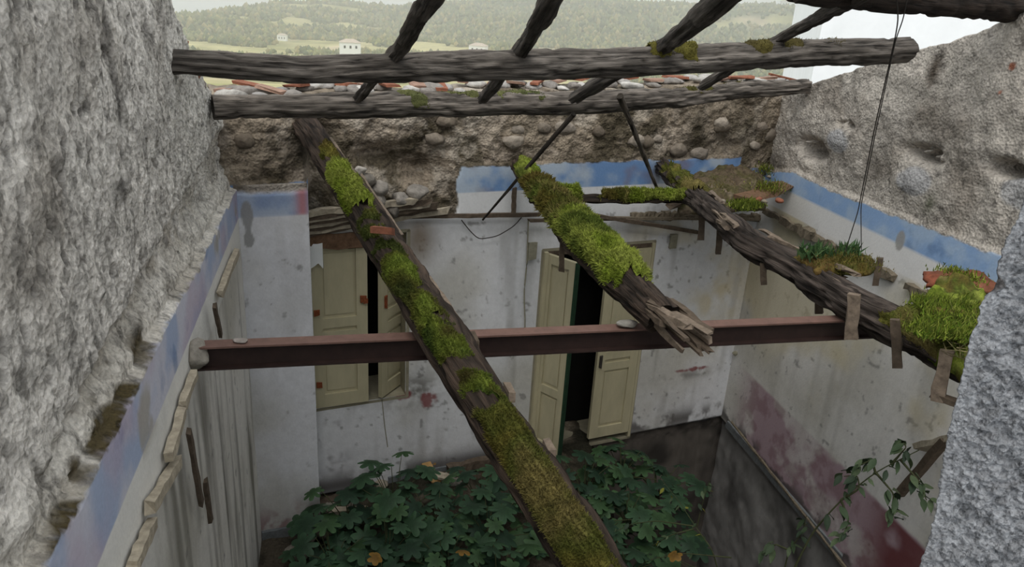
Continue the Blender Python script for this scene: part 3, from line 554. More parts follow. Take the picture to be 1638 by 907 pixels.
# ---------------------------------------------------------------- steel beam
g0 = WL.at(305, 552); zt = 2.893; g0.z = zt; gd = Vector((.9714, .2445, 0)).normalized(); gl = 4.95
st = empty('steel_beam', g0); sn = Vector((gd.y, -gd.x, 0))
bev = []
def rb(nm, off, zc, wy, hz_, ma): return boxm(nm, tuple(gd*(gl/2-.12)+sn*off+Vector((0, 0, zc))), gd, sn, (0, 0, 1), gl+.24, wy, hz_, ma, st, .004, 1, 30)
rb('top_flange', 0, -.005, .085, .010, M['steellit']); rb('web', 0, -.065, .012, .11, M['steel']); rb('bottom_flange', 0, -.125, .085, .010, M['steel'])
tag(st, 'rusty brown steel beam crossing the room under the mossy joists', 'beam')
rock('plaster_lump', tuple(g0+gd*.24+Vector((0, 0, .012))), .022, M['stone'], None, 5, (1.8, 1, .5), (190, 180, 172)); tag(bpy.context.scene.objects['plaster_lump'], 'small pale plaster lump on the left end of the steel beam', 'rubble')
rk = rock('plaster_lump', tuple(plz(1005, 521, 2.905)+Vector((0, 0, .01))), .045, M['stone'], None, 8, (1.4, 1, .4), (150, 146, 138)); tag(rk, 'flat grey chip on the steel beam under the broken joist end', 'rubble')
rk = rock('mortar', (g0+Vector((.03, 0, -.07)))[:], .09, M['stone'], wl, 15, (.7, 1, 1), (150, 144, 134))
# ---------------------------------------------------------------- ceiling joists with moss
def joist(label, path, rad, seed, ry, flat, mossp, c0=(104, 88, 76), c1=(44, 36, 32), nlen=420, nseg=40, name='ceiling_joist', amp=.028, groove=.02):
    t, T = wooden_log(name, label, path, rad, seed, c0, c1, nseg, nlen, amp, groove, None, None, 'joist', flat, ry)
    for k, a in enumerate(mossp): moss('moss', T, t, a.get('s0', 0), a.get('s1', 9), a.get('th', .5), a.get('t', .03), seed+k*3, a.get('cols', GREENS), a.get('w', .25), a.get('n', 4000), a.get('bl', .02), a.get('side', 0), a.get('freq', 3), a.get('bare', 0))
    return t, T
YG = [(112, 128, 42), (142, 160, 56), (170, 180, 84), (92, 106, 42)]
OL = [(110, 98, 50), (128, 120, 56), (100, 106, 46), (140, 128, 76)]
def centre(pts): return [plz(*p) for p in pts]
J1 = centre([(487, 200, 3.60), (505, 222, 3.54), (552, 292, 3.37), (612, 388, 3.18), (660, 462, 3.07), (716, 552, 2.985), (768, 630, 2.89), (826, 722, 2.78), (912, 848, 2.64)]); J1.append(J1[-1]+(J1[-1]-J1[-2])*.9); J1.append(J1[-1]+(J1[-1]-J1[-2])*1.6)
j1, TJ1 = joist('long mossy roof joist slanting over the steel beam down to the front', J1, [.10, .10, .105, .11, .115, .115, .115, .115, .12, .12, .12], 51, .8, .5,
    [dict(bare=1, s0=.25, s1=.75, th=.50, t=.03, n=1200, side=.3, cols=OL), dict(bare=1, s0=.72, s1=1.5, th=.36, t=.06, n=5000, cols=YG, side=.2, bl=.028), dict(bare=1, s0=1.45, s1=2.75, th=.40, t=.04, n=12000, cols=[(98, 116, 46), (130, 146, 58), (108, 108, 50), (80, 90, 42)], side=.2), dict(bare=1, s0=2.6, s1=3.3, th=.38, t=.035, n=7000, side=.35), dict(bare=1, s0=3.2, s1=4.5, th=.34, t=.03, n=15000, cols=OL, side=.3, bl=.022), dict(bare=1, s0=4.3, s1=5.9, th=.41, t=.025, n=13000, cols=[(110, 124, 36), (126, 108, 52), (96, 88, 38), (116, 100, 60)], side=.35, bl=.022)])
def rel(o, p): return tuple(Vector(p)-o.location)
for k, (s_, dx, l_) in enumerate(((.35, .10, 2.0), (.95, .15, 1.3), (2.2, .14, .9))):
    i_ = int(s_/TJ1['L']*419); p = Vector(TJ1['C'][i_]); d = (Vector(TJ1['C'][min(i_+20, 419)])-p).normalized(); sdv = d.cross(Vector((0, 0, 1))).normalized()
    bar('edge_board', p-sdv*dx*.72+Vector((0, 0, .03)), p-sdv*dx*.72+d*l_*.6+Vector((0, 0, .03)), .018, .06, M['splint'], j1, seed=k, nx=10, jit=.2)
boxm('brick_shard', rel(j1, plz(612, 369, 3.31)), (1, .2, -.1), (0, 1, -.3), (0, .2, 1), .12, .09, .04, M['tile'], None, .25, 4)
o = bpy.data.objects['brick_shard']; o.location = j1.location; tag(o, 'orange brick shard lying in the moss of the long slanting joist', 'brick')
J2 = centre([(828, 262, 3.2), (842, 282, 3.19), (893, 342, 3.12), (955, 408, 3.08), (1010, 462, 3.05), (1048, 498, 3.04), (1060, 510, 3.03)])
j2, TJ2 = joist('short mossy joist with splintered broken end resting on the steel beam', J2, [.07, .08, .10, .12, .13, .125, .10], 61, .85, .2,
    [dict(s0=.15, s1=.55, th=.35, t=.05, n=1600, cols=YG, side=.1), dict(s0=.75, s1=1.75, th=.40, t=.05, n=6000, cols=OL+[(120, 132, 60)], bl=.05, side=0), dict(s0=1.55, s1=2.75, th=.32, t=.05, n=12000, cols=YG, bl=.035, side=.1)])
g = random.Random(3)
for k in range(13):
    a0 = J2[-2]+Vector((g.uniform(-.10, .12), g.uniform(-.05, .05), g.uniform(-.08, .07))); d = (J2[-1]-J2[-3]).normalized(); ln = g.uniform(.18, .40)
    bar('splinter', rel(j2, a0), rel(j2, a0+d*ln+Vector((g.uniform(-.02, .09), 0, g.uniform(-.05, .03)))), g.uniform(.02, .05), g.uniform(.012, .03), M['splint'] if k % 3 == 0 else M['batten'], j2, seed=k, jit=.5)
J3 = centre([(1058, 262, 3.12), (1078, 284, 3.12), (1140, 338, 3.10), (1200, 392, 3.05), (1285, 436, 3.0), (1375, 492, 2.98), (1450, 528, 2.95), (1530, 574, 2.92)]); J3.append(J3[-1]+(J3[-1]-J3[-3])*.8)
j3, TJ3 = joist('dark hollow rotten joist running to the front right, bleached and splintered in its middle', J3, [.08, .09, .10, .105, .11, .11, .115, .12, .12], 71, .85, .2,
    [dict(s0=.3, s1=1.3, th=.42, t=.05, n=2500, cols=OL, side=.1), dict(s0=3.55, s1=4.4, th=.4, t=.04, n=3500, cols=OL, side=.2), dict(s0=4.2, s1=5.0, th=.12, t=.10, n=12000, cols=YG, bl=.05, side=-.1)], c0=(120, 108, 100), c1=(34, 28, 25), amp=.045, groove=.03)
for k in range(16):
    s_ = g.uniform(1.2, 3.2); i_ = int(s_/TJ3['L']*419); p = Vector(TJ3['C'][i_]); d = (Vector(TJ3['C'][i_+15])-p).normalized(); sdv = d.cross(Vector((0, 0, 1))).normalized(); o_ = sdv*g.uniform(-.11, .11)+Vector((0, 0, g.uniform(.03, .12)))
    bar('splinter', p+o_, p+o_+d*g.uniform(.2, .5)+Vector((0, 0, g.uniform(-.03, .02))), g.uniform(.02, .05), g.uniform(.012, .025), M['splint'], j3, seed=k, jit=.5, nx=5)
# battens nailed to the joists, hanging down
def hang(parent, W_or_p, px0, py0, px1, py1, z0, wd, k, ma='batten', th=.035):
    a = plz(px0, py0, z0); D = math.hypot(a.x, a.y); b = far(px1, py1, D)
    o = bar('hanging_batten', rel(parent, a), rel(parent, b), wd, th, M[ma], parent, up=(-a.x, -a.y, 0), jit=.2, seed=k, nx=4); return o
hang(j2, 0, 900, 380, 898, 434, 3.0, .04, 1)
hang(j3, 0, 1124, 335, 1121, 384, 3.05, .05, 2); hang(j3, 0, 1152, 362, 1149, 406, 3.02, .045, 3); hang(j3, 0, 1221, 420, 1222, 455, 2.98, .04, 4)
hang(j3, 0, 1311, 440, 1310, 502, 2.98, .05, 5); hang(j3, 0, 1366, 470, 1362, 542, 3.12, .065, 6, 'splint'); hang(j3, 0, 1432, 512, 1436, 587, 3.06, .05, 7)
hang(j3, 0, 1514, 560, 1500, 640, 3.02, .07, 8, 'splint'); hang(j3, 0, 1408, 412, 1400, 456, 3.02, .045, 9)
for (px, py, k) in ((758, 545, 1), (815, 628, 2), (878, 720, 3)):
    a = plz(px, py, [0, 2.96, 2.84, 2.72][k]); boxm('batten_end', rel(j1, a), (.4, -.8, -.3), (0, .3, 1), (1, .3, 0), .07, .05, .035, M['splint' if k > 1 else 'batten'], j1, .15, k)
# ---------------------------------------------------------------- boards, laths, cornice remains
def wbar(W, name, p, q, wd, th, ma, parent, o0=.03, o1=None, seed=0, jit=.2, nx=6, up=None):
    o1 = o0 if o1 is None else o1; return bar(name, W.at(*p, o0), W.at(*q, o1), wd, th, M[ma], parent, up=up or tuple(W.n), jit=jit, seed=seed, nx=nx)
for k, (p, q) in enumerate((((379, 402), (352, 470)), ((311, 598), (292, 648)), ((292, 658), (270, 732)), ((284, 738), (240, 812)), ((244, 836), (212, 907)), ((216, 905), (180, 990)))):
    wbar(WL, 'ceiling_lath', p, q, .045, .035, 'plank', wl, .03, seed=k, jit=.22)
for k, (p, q) in enumerate((((343, 488), (353, 537)), ((302, 690), (322, 806)), ((328, 768), (337, 834)))): wbar(WL, 'loose_lath', p, q, .035, .02, 'batten', wl, .05, seed=k+20)
# ragged ceiling cornice on the right wall and back wall
for k in range(14):
    x0 = 1225+k*25; y0 = 338+k*13.2; wbar(WR, 'cornice_fragment', (x0, y0), (x0+29, y0+15), .05+.02*(k % 3), .05, 'plasterbit', wr, .03, seed=k+40, jit=.5, nx=5) if k not in (8,) else None
# ---------------------------------------------------------------- window and door in the back wall
UP = Vector((0, 0, 1)); nB = WB.n; dB = -WB.d          # dB runs to the right
def B(x, off=0, z=0): a = sB(x); return WB.pt(a, z, off)
def reveal(x0, x1, z0, z1, depth, ma, parent):
    for x in (x0, x1): c = (B(x, 0, (z0+z1)/2)+B(x, -depth, (z0+z1)/2))/2-dB*(.012 if x == x0 else -.012); boxm('jamb', c, nB, dB, UP, depth, .03, z1-z0+.04, ma, parent)
    m_ = (B(x0)+B(x1))/2-nB*depth/2; ln = (B(x1)-B(x0)).length
    boxm('sill', m_+UP*(z0-.015), dB, nB, UP, ln+.04, depth, .03, ma, parent); boxm('head', m_+UP*(z1+.015), dB, nB, UP, ln+.04, depth, .03, ma, parent)
    boxm('dark_room', m_-nB*(depth/2+.45)+UP*((z0+z1)/2), dB, nB, UP, ln+.2, .9, z1-z0+.2, M['dark'], parent).data.flip_normals() if False else None
    boxm('painted_shade_panel', m_-nB*(depth/2)+UP*((z0+z1)/2), dB, nB, UP, ln+.1, .02, z1-z0+.1, M['dark'], parent)  # near-black sheet closing the recess, painted shade for the unlit room behind
MP = mat('stained_reveal', (150, 144, 124), nscale=6, namp=.35, bump=.2)
w1_ = tag(empty('window_1', B(-1.35, 0, .96)), kind='structure'); w1_.location = (0, 0, 0); reveal(-1.76, -.95, .96, 2.60, .49, MP, w1_)
d1_ = tag(empty('door_1'), kind='structure'); reveal(.29, 1.44, -.02, 2.31, .49, MP, d1_)
def leaf(name, a, b, z0, z1, th, root, face, panels, latch=None):
    """framed door or shutter leaf from a to b (plan): stiles, rails, recessed panels, cover moulding; face = side seen"""
    a, b = Vector((a[0], a[1], 0)), Vector((b[0], b[1], 0)); d = (b-a); wd = d.length; d.normalize(); n = Vector((-d.y, d.x, 0))*face; st_ = .10*min(1, wd/.5)+.0
    t = boxm(name, (a+b)/2+UP*((z0+z1)/2)-n*th*.25, d, n, UP, wd, th*.5, z1-z0, M['paint'], root)
    for q in (a+d*st_/2, b-d*st_/2): boxm('stile', q+UP*((z0+z1)/2)+n*th*.2, d, n, UP, st_, th*.45, z1-z0, M['paint'], t)
    zs_ = [z0]+[z0+(z1-z0)*k for k in panels]+[z1]
    for i_, z_ in enumerate(zs_):
        hh = .13 if i_ == 0 else .09; zc = z_+hh/2 if i_ == 0 else (z_-hh/2 if i_ == len(zs_)-1 else z_)
        boxm('rail', (a+b)/2+UP*zc+n*th*.19, d, n, UP, wd-2*st_, th*.43, hh, M['paint'], t)
    for z_a, z_b in zip(zs_[:-1], zs_[1:]):
        lo = z_a+(.15 if z_a == z0 else .065); hi = z_b-(.11 if z_b == z1 else .065); 
        if hi-lo > .06: boxm('panel', (a+b)/2+UP*((lo+hi)/2)+n*th*.05, d, n, UP, wd-2*st_-.045, th*.28, hi-lo-.03, M['paint'], t)
    return t, a, b, d, n
t, a, b, d, n = leaf('shutter', (B(-1.735)+nB*.0)[:2], (B(-1.285)+nB*.012)[:2], .975, 2.585, .045, w1_, -1, (.44, .52))
for (u, z_, s_) in ((.10, 1.93, .05), (.92, 2.02, .055), (.96, 2.00, .04), (.10, 1.22, .05)): boxm('rusty_hinge' if u < .5 else 'rusty_latch', a+d*((b-a).length*u)+UP*z_+n*.032, d, n, UP, s_, .012, s_*1.1, M['rust'], t, .2, int(z_*10))
t, a, b, d, n = leaf('shutter', (-1.175, 6.235), (-.985, 6.655), .98, 2.58, .045, w1_, -1, (.44, .52))
boxm('rusty_latch', a+d*.05+UP*1.95+n*.03, d, n, UP, .03, .012, .12, M['rust'], t, .2, 3)
boxm('frame_post', B(-1.755, .005, 1.78), dB, nB, UP, .04, .06, 1.62, M['paint'], w1_)
t, a, b, d, n = leaf('door_leaf', (.325, 6.935), (.60, 6.705), .10, 2.29, .045, d1_, -1, (.34,))
boxm('green_edge', b+d*.012+UP*1.2, d, n, UP, .02, .05, 2.18, M['green'], t)
t, a, b, d, n = leaf('door_leaf', (.95, 7.215), (1.415, 7.425), .06, 2.26, .045, d1_, -1, (.40, .46))
boxm('rusty_latch', a+d*.04+UP*1.02+n*.03, d, n, UP, .03, .015, .14, M['wire'], t, .2, 3); boxm('rusty_latch', a+d*.08+UP*1.3+n*.03, d, n, UP, .02, .015, .2, M['wire'], t, .2, 4)
boxm('door_frame', B(.305, .0, 1.15), dB, nB, UP, .04, .08, 2.32, M['paint'], d1_); boxm('door_frame', B(1.432, -.02, 1.15), dB, nB, UP, .03, .08, 2.32, M['paint'], d1_)
boxm('door_head', B(.865, -.03, 2.29), dB, nB, UP, 1.26, .06, .05, M['batten'], d1_)
boxm('head_board', B(1.27, -.07, 2.13), dB, nB, UP, .30, .03, .30, M['rot'], d1_, .1, 3)
# timber lintel bundle over the window, with rubble lying on it
g = random.Random(9)
for k in range(8):
    p0 = (474+g.uniform(0, 10), 378-k*5.0); p1 = (715+g.uniform(-60, 12), 338-k*2.4)
    wbar(WB, 'lintel_timber', p0, p1, .05, .05, 'plank' if k % 2 else 'batten', wb, .05+.035*k*.5, .04+.02*k, seed=k+60, jit=.4, nx=12)
wbar(WB, 'broken_board', (478, 388), (598, 384), .13, .03, 'rot', wb, .04, seed=70, jit=.2, nx=6)
pp = WB.at(505, 410, .06); rk = boxm('torn_paper', pp, dB, nB, UP, .11, .006, .17, M['white'], w1_, .35, 5, 3)
for k, (px, py, r, cl) in enumerate(((607, 303, .10, 150), (600, 322, .11, 138), (640, 316, .085, 158), (668, 308, .095, 150), (576, 272, .055, 190), (585, 290, .08, 130), (628, 335, .09, 120), (655, 322, .06, 140))):
    o = rock('fallen_stone', WB.at(px, py, .14)[:], r, M['stone'], None, k+3, (1, .9, .75), (cl, cl-6, cl-14), rot=k*.8)
    tag(o, ['pale angular stone on the window lintel, beside the long joist', 'large grey stone at the foot of the lintel heap', 'square light stone in the middle of the lintel heap', 'rounded pale stone at the right end of the lintel heap', 'small whitish stone high beside the long joist', 'dark stone wedged under the small whitish stone', 'dark flat stone at the front of the lintel heap', 'small stone between the two palest stones of the lintel heap'][k], 'stone', 'stones fallen on the window lintel')
# lath strip left from the old ceiling, switch boxes, cables
wbar(WB, 'ceiling_lath', (622, 347), (862, 343), .035, .03, 'batten', wb, .05, seed=81, nx=14); wbar(WB, 'ceiling_lath', (846, 353), (1000, 350), .03, .03, 'batten', wb, .10, seed=82, nx=8)
wbar(WB, 'ceiling_lath', (930, 341), (1118, 372), .035, .035, 'batten', wb, .12, .06, seed=83, nx=9); wbar(WB, 'ceiling_lath', (980, 349), (1230, 350), .03, .03, 'plasterbit', wb, .05, seed=84, nx=14)
wbar(WB, 'hanging_batten', (823, 300), (821, 344), .04, .02, 'batten', wb, .05, seed=85)
for k in range(9): wbar(WB, 'cornice_fragment', (1010+k*24, 343+k*.6), (1036+k*24, 344+k*.6), .04+.02*(k % 3), .05, 'plasterbit', wb, .02, seed=k+90, jit=.5)
def wire(name, pts, r, ma, label=None, cat=None, parent=None, n=24):
    T = tube(pts, r, 5, n, 0, 0, smoothn=2); o = mesh(name, T['V'], [tuple(map(int, q)) for q in T['F']]+T['cap'], M[ma], parent)
    if label: tag(o, label, cat)
    return o
t = boxm('switch_box', WB.at(851, 401, .02), dB, nB, UP, .085, .04, .17, M['box'], wb, .1, 5); t = boxm('switch_box', WB.at(1077, 386, .02), dB, nB, UP, .08, .03, .15, M['box'], wb, .1, 6)
wire('conduit', [WB.at(845, 350, .02), WB.at(843, 420, .02), WB.at(838, 470, .02), WB.at(840, 520, .02), WB.at(838, 545, .02)], .007, 'box', parent=wb)
wire('electric_cable', [WB.at(738, 352, .04), WB.at(752, 370, .05), WB.at(766, 383, .06), WB.at(795, 378, .06), WB.at(822, 362, .04), WB.at(834, 348, .04)], .005, 'wire', parent=wb)
wire('wall_crack', [WB.at(611, 640, .0), WB.at(615, 680, .0), WB.at(620, 715, .0)], .005, 'box', parent=wb)
rock('junction_knob', WR.at(1176, 566, .02)[:], .035, M['box'], wr, 3, (1, .5, 1), (170, 160, 140))
# skirtings
def skirt(W, p, q, z, name, h=.10, th=.02):
    a = W.at(*p, th/2); b = W.at(*q, th/2); a.z = b.z = z; return tag(bar(name, a, b, th, h, M['grayboard'], jit=.1, nx=20), kind='structure')
a, b = WP.pt(0, 0, .02), WP.pt(e0+.02, 0, .02)
tag(bar('baseboard_pier', a+UP*.0, b+UP*.0, .03, .11, M['grayboard'], jit=.08, nx=10), kind='structure')
skirt(WR, (1165, 665), (1345, 900), .0, 'baseboard_right', .09); skirt(WB, (620, 760), (860, 722), .02, 'baseboard_back', .09)
wbar(WR, 'ledge_edge', (1168, 672), (1350, 905), .02, .02, 'plasterbit', wr, .05, seed=101, jit=.4, nx=24)
# rubble and broken tiles along the top of the back wall
g = random.Random(12); tw = .25
for k in range(70):
    px = 352+ (1285-352)*(k+g.random())/70; s_, _ = WB.hit(px, 155); z_ = float(topB(np.array([s_]))[0]); p = WB.pt(s_, z_, -g.uniform(.05, .42) if s_ < aP-.1 else g.uniform(-.2, .3))
    if k % 3 != 0: rock('wall_stone', (p+UP*.02)[:], g.uniform(.05, .11), M['stone'], wb, k+200, (1.3, 1, .45), (g.choice([(168, 164, 160), (140, 134, 128), (186, 182, 176)])), rot=g.uniform(0, 3), sub=2)
    else: boxm('tile_shard', p+UP*.05, (math.cos(k), math.sin(k), g.uniform(-.2, .2)), (-math.sin(k), math.cos(k), 0), (0, g.uniform(-.2, .2), 1), g.uniform(.12, .3), g.uniform(.08, .14), .022, M['tile' if k % 2 else 'tilepale'], wb, .25, k)
for k in range(26):
    s_ = .02+k*.085; z_ = float(topL(np.array([s_]))[0])-.02; p = WL.pt(s_, z_, -.09-g.uniform(.0, .08))
    rock('wall_stone', p[:], g.uniform(.035, .07), M['stone'] , wl, k+300, (1, 1, .8), g.choice([(160, 150, 142), (150, 104, 84), (176, 170, 164)]), rot=k, sub=2)
for k in range(26):
    px, py = g.uniform(362, 1240), g.uniform(195, 250)
    if (560 < px < 720 and py > 225) or px < 500 and k % 3: continue
    p = WB.at(px, py, .34 if px < 500 else -.02); rock('wall_stone', p[:], g.uniform(.05, .10), M['stone'], wb, k+400, (1.2, .5, .8), g.choice([(132, 122, 110), (112, 102, 90), (156, 146, 134)]), rot=.43, sub=2)
# earth-covered boards in the far right corner and tile with plants on the right joist
t = empty('debris_shelf', (0, 0, 0))
ca, cb = plz(1072, 345, 2.80), plz(1235, 330, 2.86)
def patch(name, corners, nx, ny, hgt, ma, parent, seed, cols, base=.04):
    """lumpy slab of earth between four corners"""
    c00, c10, c11, c01 = [np.array(tuple(c)) for c in corners]; u, v = np.meshgrid(np.linspace(0, 1, nx), np.linspace(0, 1, ny), indexing='ij'); u_, v_ = u[..., None], v[..., None]
    P = c00*(1-u_)*(1-v_)+c10*u_*(1-v_)+c11*u_*v_+c01*(1-u_)*v_; ed = np.clip(np.minimum.reduce([u, 1-u, v, 1-v])*8, 0, 1)
    wob = fbm(P, 9, 3, seed+7)-.5; P[..., 0] += wob*.08; P[..., 1] += (fbm(P, 9, 3, seed+8)-.5)*.08
    top = P.copy(); top[..., 2] += ed*hgt*(fbm(P, 7, 4, seed)*1.2) + ed*.03*fbm(P, 30, 3, seed+2); bot = P.copy(); bot[..., 2] -= base*(.6+.8*fbm(P, 10, 3, seed+3))
    V = np.concatenate([top.reshape(-1, 3), bot.reshape(-1, 3)]); i, j = np.meshgrid(np.arange(nx-1), np.arange(ny-1), indexing='ij'); f = np.stack([i*ny+j, (i+1)*ny+j, (i+1)*ny+j+1, i*ny+j+1], -1).reshape(-1, 4); n_ = nx*ny
    bd = [k*ny for k in range(nx)]+[(nx-1)*ny+k for k in range(1, ny)]+[k*ny+ny-1 for k in range(nx-2, -1, -1)]+[k for k in range(ny-2, 0, -1)]
    sd_ = np.array([(a, a+n_, b+n_, b) for a, b in zip(bd, bd[1:]+bd[:1])]); F = np.concatenate([f, f[:, ::-1]+n_, sd_])
    C = lin(cols); q = np.clip(fbm(V, 6, 4, seed+5)*2.2-.6, 0, .999)*(len(cols)-1); lo = q.astype(int); fr = (q-lo)[:, None]; c = (C[lo]*(1-fr)+C[np.minimum(lo+1, len(cols)-1)]*fr)*(.6+.8*fbm(V, 35, 2, seed+6))[:, None]
    return mesh(name, V, F, M[ma], parent, col=c)
def tuft(name, pts, n, ln, cols, parent, r=.06, seed=0, wd=.12, up=.8):
    g_ = np.random.default_rng(seed); P = np.array([tuple(p) for p in pts]); B_ = P[g_.integers(0, len(P), n)]+g_.normal(0, r, (n, 3))*np.array([1, 1, .35]); D = g_.normal(0, .5, (n, 3)); D[:, 2] = np.abs(D[:, 2])+up; D /= np.linalg.norm(D, axis=1)[:, None]
    l_ = ln*g_.uniform(.4, 1.1, (n, 1)); S_ = np.cross(D, g_.normal(0, 1, (n, 3))); S_ /= np.linalg.norm(S_, axis=1)[:, None]; V = np.stack([B_-S_*ln*wd, B_+S_*ln*wd, B_+D*l_], 1).reshape(-1, 3)
    c = np.repeat(lin(cols)[g_.integers(0, len(cols), n)]*g_.uniform(.6, 1.3, (n, 1)), 3, 0); return tag(mesh(name, V, np.arange(n*3).reshape(-1, 3), M['moss'], parent, col=c, smooth=False), kind='stuff')
EARTH = [(74, 62, 48), (110, 96, 78), (86, 82, 50), (128, 114, 96)]
patch('earth_layer', [plz(1085, 338, 2.86), plz(1225, 330, 2.86), WB.pt(.15, 3.0, .12), WB.pt(1.15, 3.0, .12)], 60, 40, .16, 'ground', t, 5, EARTH)
bar('broken_plank', plz(1190, 318, 2.97), plz(1292, 284, 2.98), .19, .04, M['rot'], t, jit=.3, seed=5, nx=10); bar('plank', plz(1070, 330, 2.9), plz(1255, 262, 3.02), .12, .03, M['batten'], t, jit=.3, seed=6, nx=10)
bar('brick_shard', plz(1195, 262, 3.06), plz(1212, 256, 3.08), .07, .04, M['tile'], t, jit=.3, seed=6)
tuft('moss', [plz(1185, 330, 2.96), plz(1200, 328, 2.97)], 1500, .05, YG, t, .045, 3); tuft('moss', [plz(1140, 300, 3.0), plz(1150, 296, 3.0)], 1200, .04, OL, t, .06, 4); tuft('moss', [plz(1230, 300, 3.02), plz(1218, 270, 3.04)], 1600, .04, OL+YG, t, .07, 5)
tag(t, 'heap of earth, moss and broken planks left in the far right corner', 'debris')
g = random.Random(77)
for k in range(22):
    p = plz(g.uniform(1110, 1260), g.uniform(262, 325), 2.98); rock('stone', rel(t, p), g.uniform(.02, .05), M['stone'], t, k+700, (1, 1, .6), g.choice([(150, 140, 126), (110, 98, 84), (140, 90, 70)]), sub=2)
w3, T3 = wooden_log('cross_timber', 'mossy cross timber lying between the two short joists', centre([(848, 316, 3.07), (900, 317, 3.05), (1000, 318, 3.05), (1125, 320, 3.06)]), [.05, .045, .04, .04], 83, (90, 78, 66), (44, 38, 34), nseg=16, nlen=120, amp=.015, cat='timber')
moss('moss', T3, w3, -.2, .6, .2, .07, 3, cols=YG, blades=3500, bl=.035, side=-.2); moss('moss', T3, w3, .55, 2.2, .33, .05, 7, cols=OL+YG, blades=4500, bl=.035, side=-.1)
t = empty('roof_tile', plz(1340, 424, 3.08)); p_ = patch('slab', [Vector((-.20, -.17, 0)), Vector((.19, -.10, 0)), Vector((.30, .16, 0)), Vector((-.24, .10, 0))], 40, 24, .05, 'ground', t, 9, [(92, 70, 44), (120, 100, 52), (84, 88, 40), (110, 92, 70)], .025)
p_.name = 'slab'; tuft('plantlets', [Vector((-.18, 0, .05)), Vector((-.12, .03, .05)), Vector((.1, .08, .05))], 260, .10, [(84, 120, 72), (110, 140, 90), (70, 100, 60)], t, .035, 5, .16); tuft('moss', [Vector((0, -.02, .04)), Vector((.12, -.03, .04)), Vector((-.1, -.06, .03))], 1800, .03, OL, t, .06, 6)
tag(t, 'flat slab with small plants and moss balanced on the rotten right joist', 'tile')
# green cushion and red tile at the right
t = empty('mossy_debris', plz(1500, 500, 3.02)); o_ = Vector(t.location)
patch('earth_layer', [plz(1448, 520, 2.98)-o_, plz(1545, 590, 2.98)-o_, plz(1590, 470, 3.08)-o_, plz(1500, 452, 3.08)-o_], 60, 50, .16, 'moss', t, 15, YG+OL, .08)
tuft('grass', [plz(1465+g.uniform(0, 90), 480+g.uniform(0, 60), 3.10)-o_ for _ in range(60)], 9000, .05, YG+[(120, 150, 50)], t, .035, 8, .09, .4); tuft('dry_grass', [plz(1555+g.uniform(-12, 18), 520+g.uniform(-50, 50), 3.05)-o_ for _ in range(20)], 1400, .16, [(150, 140, 100), (120, 116, 76), (100, 110, 60)], t, .05, 9, .02, -.2)
tag(t, 'bright green mossy cushion over the joist beside the grey jamb', 'moss')
t = empty('broken_tile', plz(1530, 452, 3.14)); patch('tile', [Vector((-.20, -.09, 0)), Vector((.20, -.13, .0)), Vector((.22, .12, .04)), Vector((-.16, .13, .02))], 24, 18, .015, 'tilev', t, 19, [(132, 76, 56), (112, 70, 54), (150, 100, 78)], .022); tuft('moss', [Vector((0, .06, .03)), Vector((.05, 0, .03)), Vector((-.1, -.1, -.05))], 900, .04, YG, t, .05, 6)
tag(t, 'rusty red broken tile lying on the moss next to the grey jamb', 'tile')
# hanging wires
wa = far(1432, -30, 3.9); wire('hanging_wire', [wa, far(1437, 30, 4.1), far(1432, 60, 4.2), far(1400, 200, 4.5), far(1372, 340, 4.9), far(1352, 402, 5.0)], .0032, 'wire', 'twisted thin wire hanging from above the frame to the slab on the right joist', 'wire', n=60)
wire('hanging_wire', [far(1455, -30, 3.9), far(1445, 30, 4.1), far(1433, 62, 4.2), far(1402, 205, 4.5), far(1377, 330, 4.9), far(1378, 400, 5.0)], .0028, 'wire', 'second wire twisted round the first and ending right of it on the slab', 'wire', n=60)
# ---------------------------------------------------------------- broken floor: debris ground with a pit at the right
gx, gy = np.meshgrid(np.linspace(-2.8, 4.6, 260), np.linspace(.2, 8.4, 280), indexing='ij')
def gz(x, y):
    q = np.stack([x, y, 0*x], -1); edge = 1.25-.12*(y-5)+.55*(fbm(q, 1.1, 3, 301)-.5)*1.2; pit = sst(edge-.1, edge+.55, x)
    top = -.10+.16*fbm(q, 1.3, 3, 302)*np.exp(-((y-6.2)/2)**2)-.1*sst(4.6, 3, y); z = top*(1-pit)+(-2.45+.35*fbm(q, 1.5, 3, 303))*pit
    return z+.10*(fbm(q, 5, 4, 304)-.5)
GZ = gz(gx, gy); q = np.stack([gx, gy, GZ], -1); c = np.ones(GZ.shape+(3,))*lin((92, 84, 72)); c = mix(c, (132, 122, 106), sst(.5, .65, fbm(q, 4, 4, 305))); c = mix(c, (52, 50, 40), sst(.45, .6, fbm(q, 2, 4, 306)))
i, j = np.meshgrid(np.arange(259), np.arange(279), indexing='ij')
tag(mesh('floor', q.reshape(-1, 3), np.stack([i*280+j, (i+1)*280+j, (i+1)*280+j+1, i*280+j+1], -1).reshape(-1, 4), M['ground'], col=c.reshape(-1, 3)), kind='structure')
def gzz(x, y): return float(gz(np.array([x], float), np.array([y], float))[0])
g = random.Random(21)
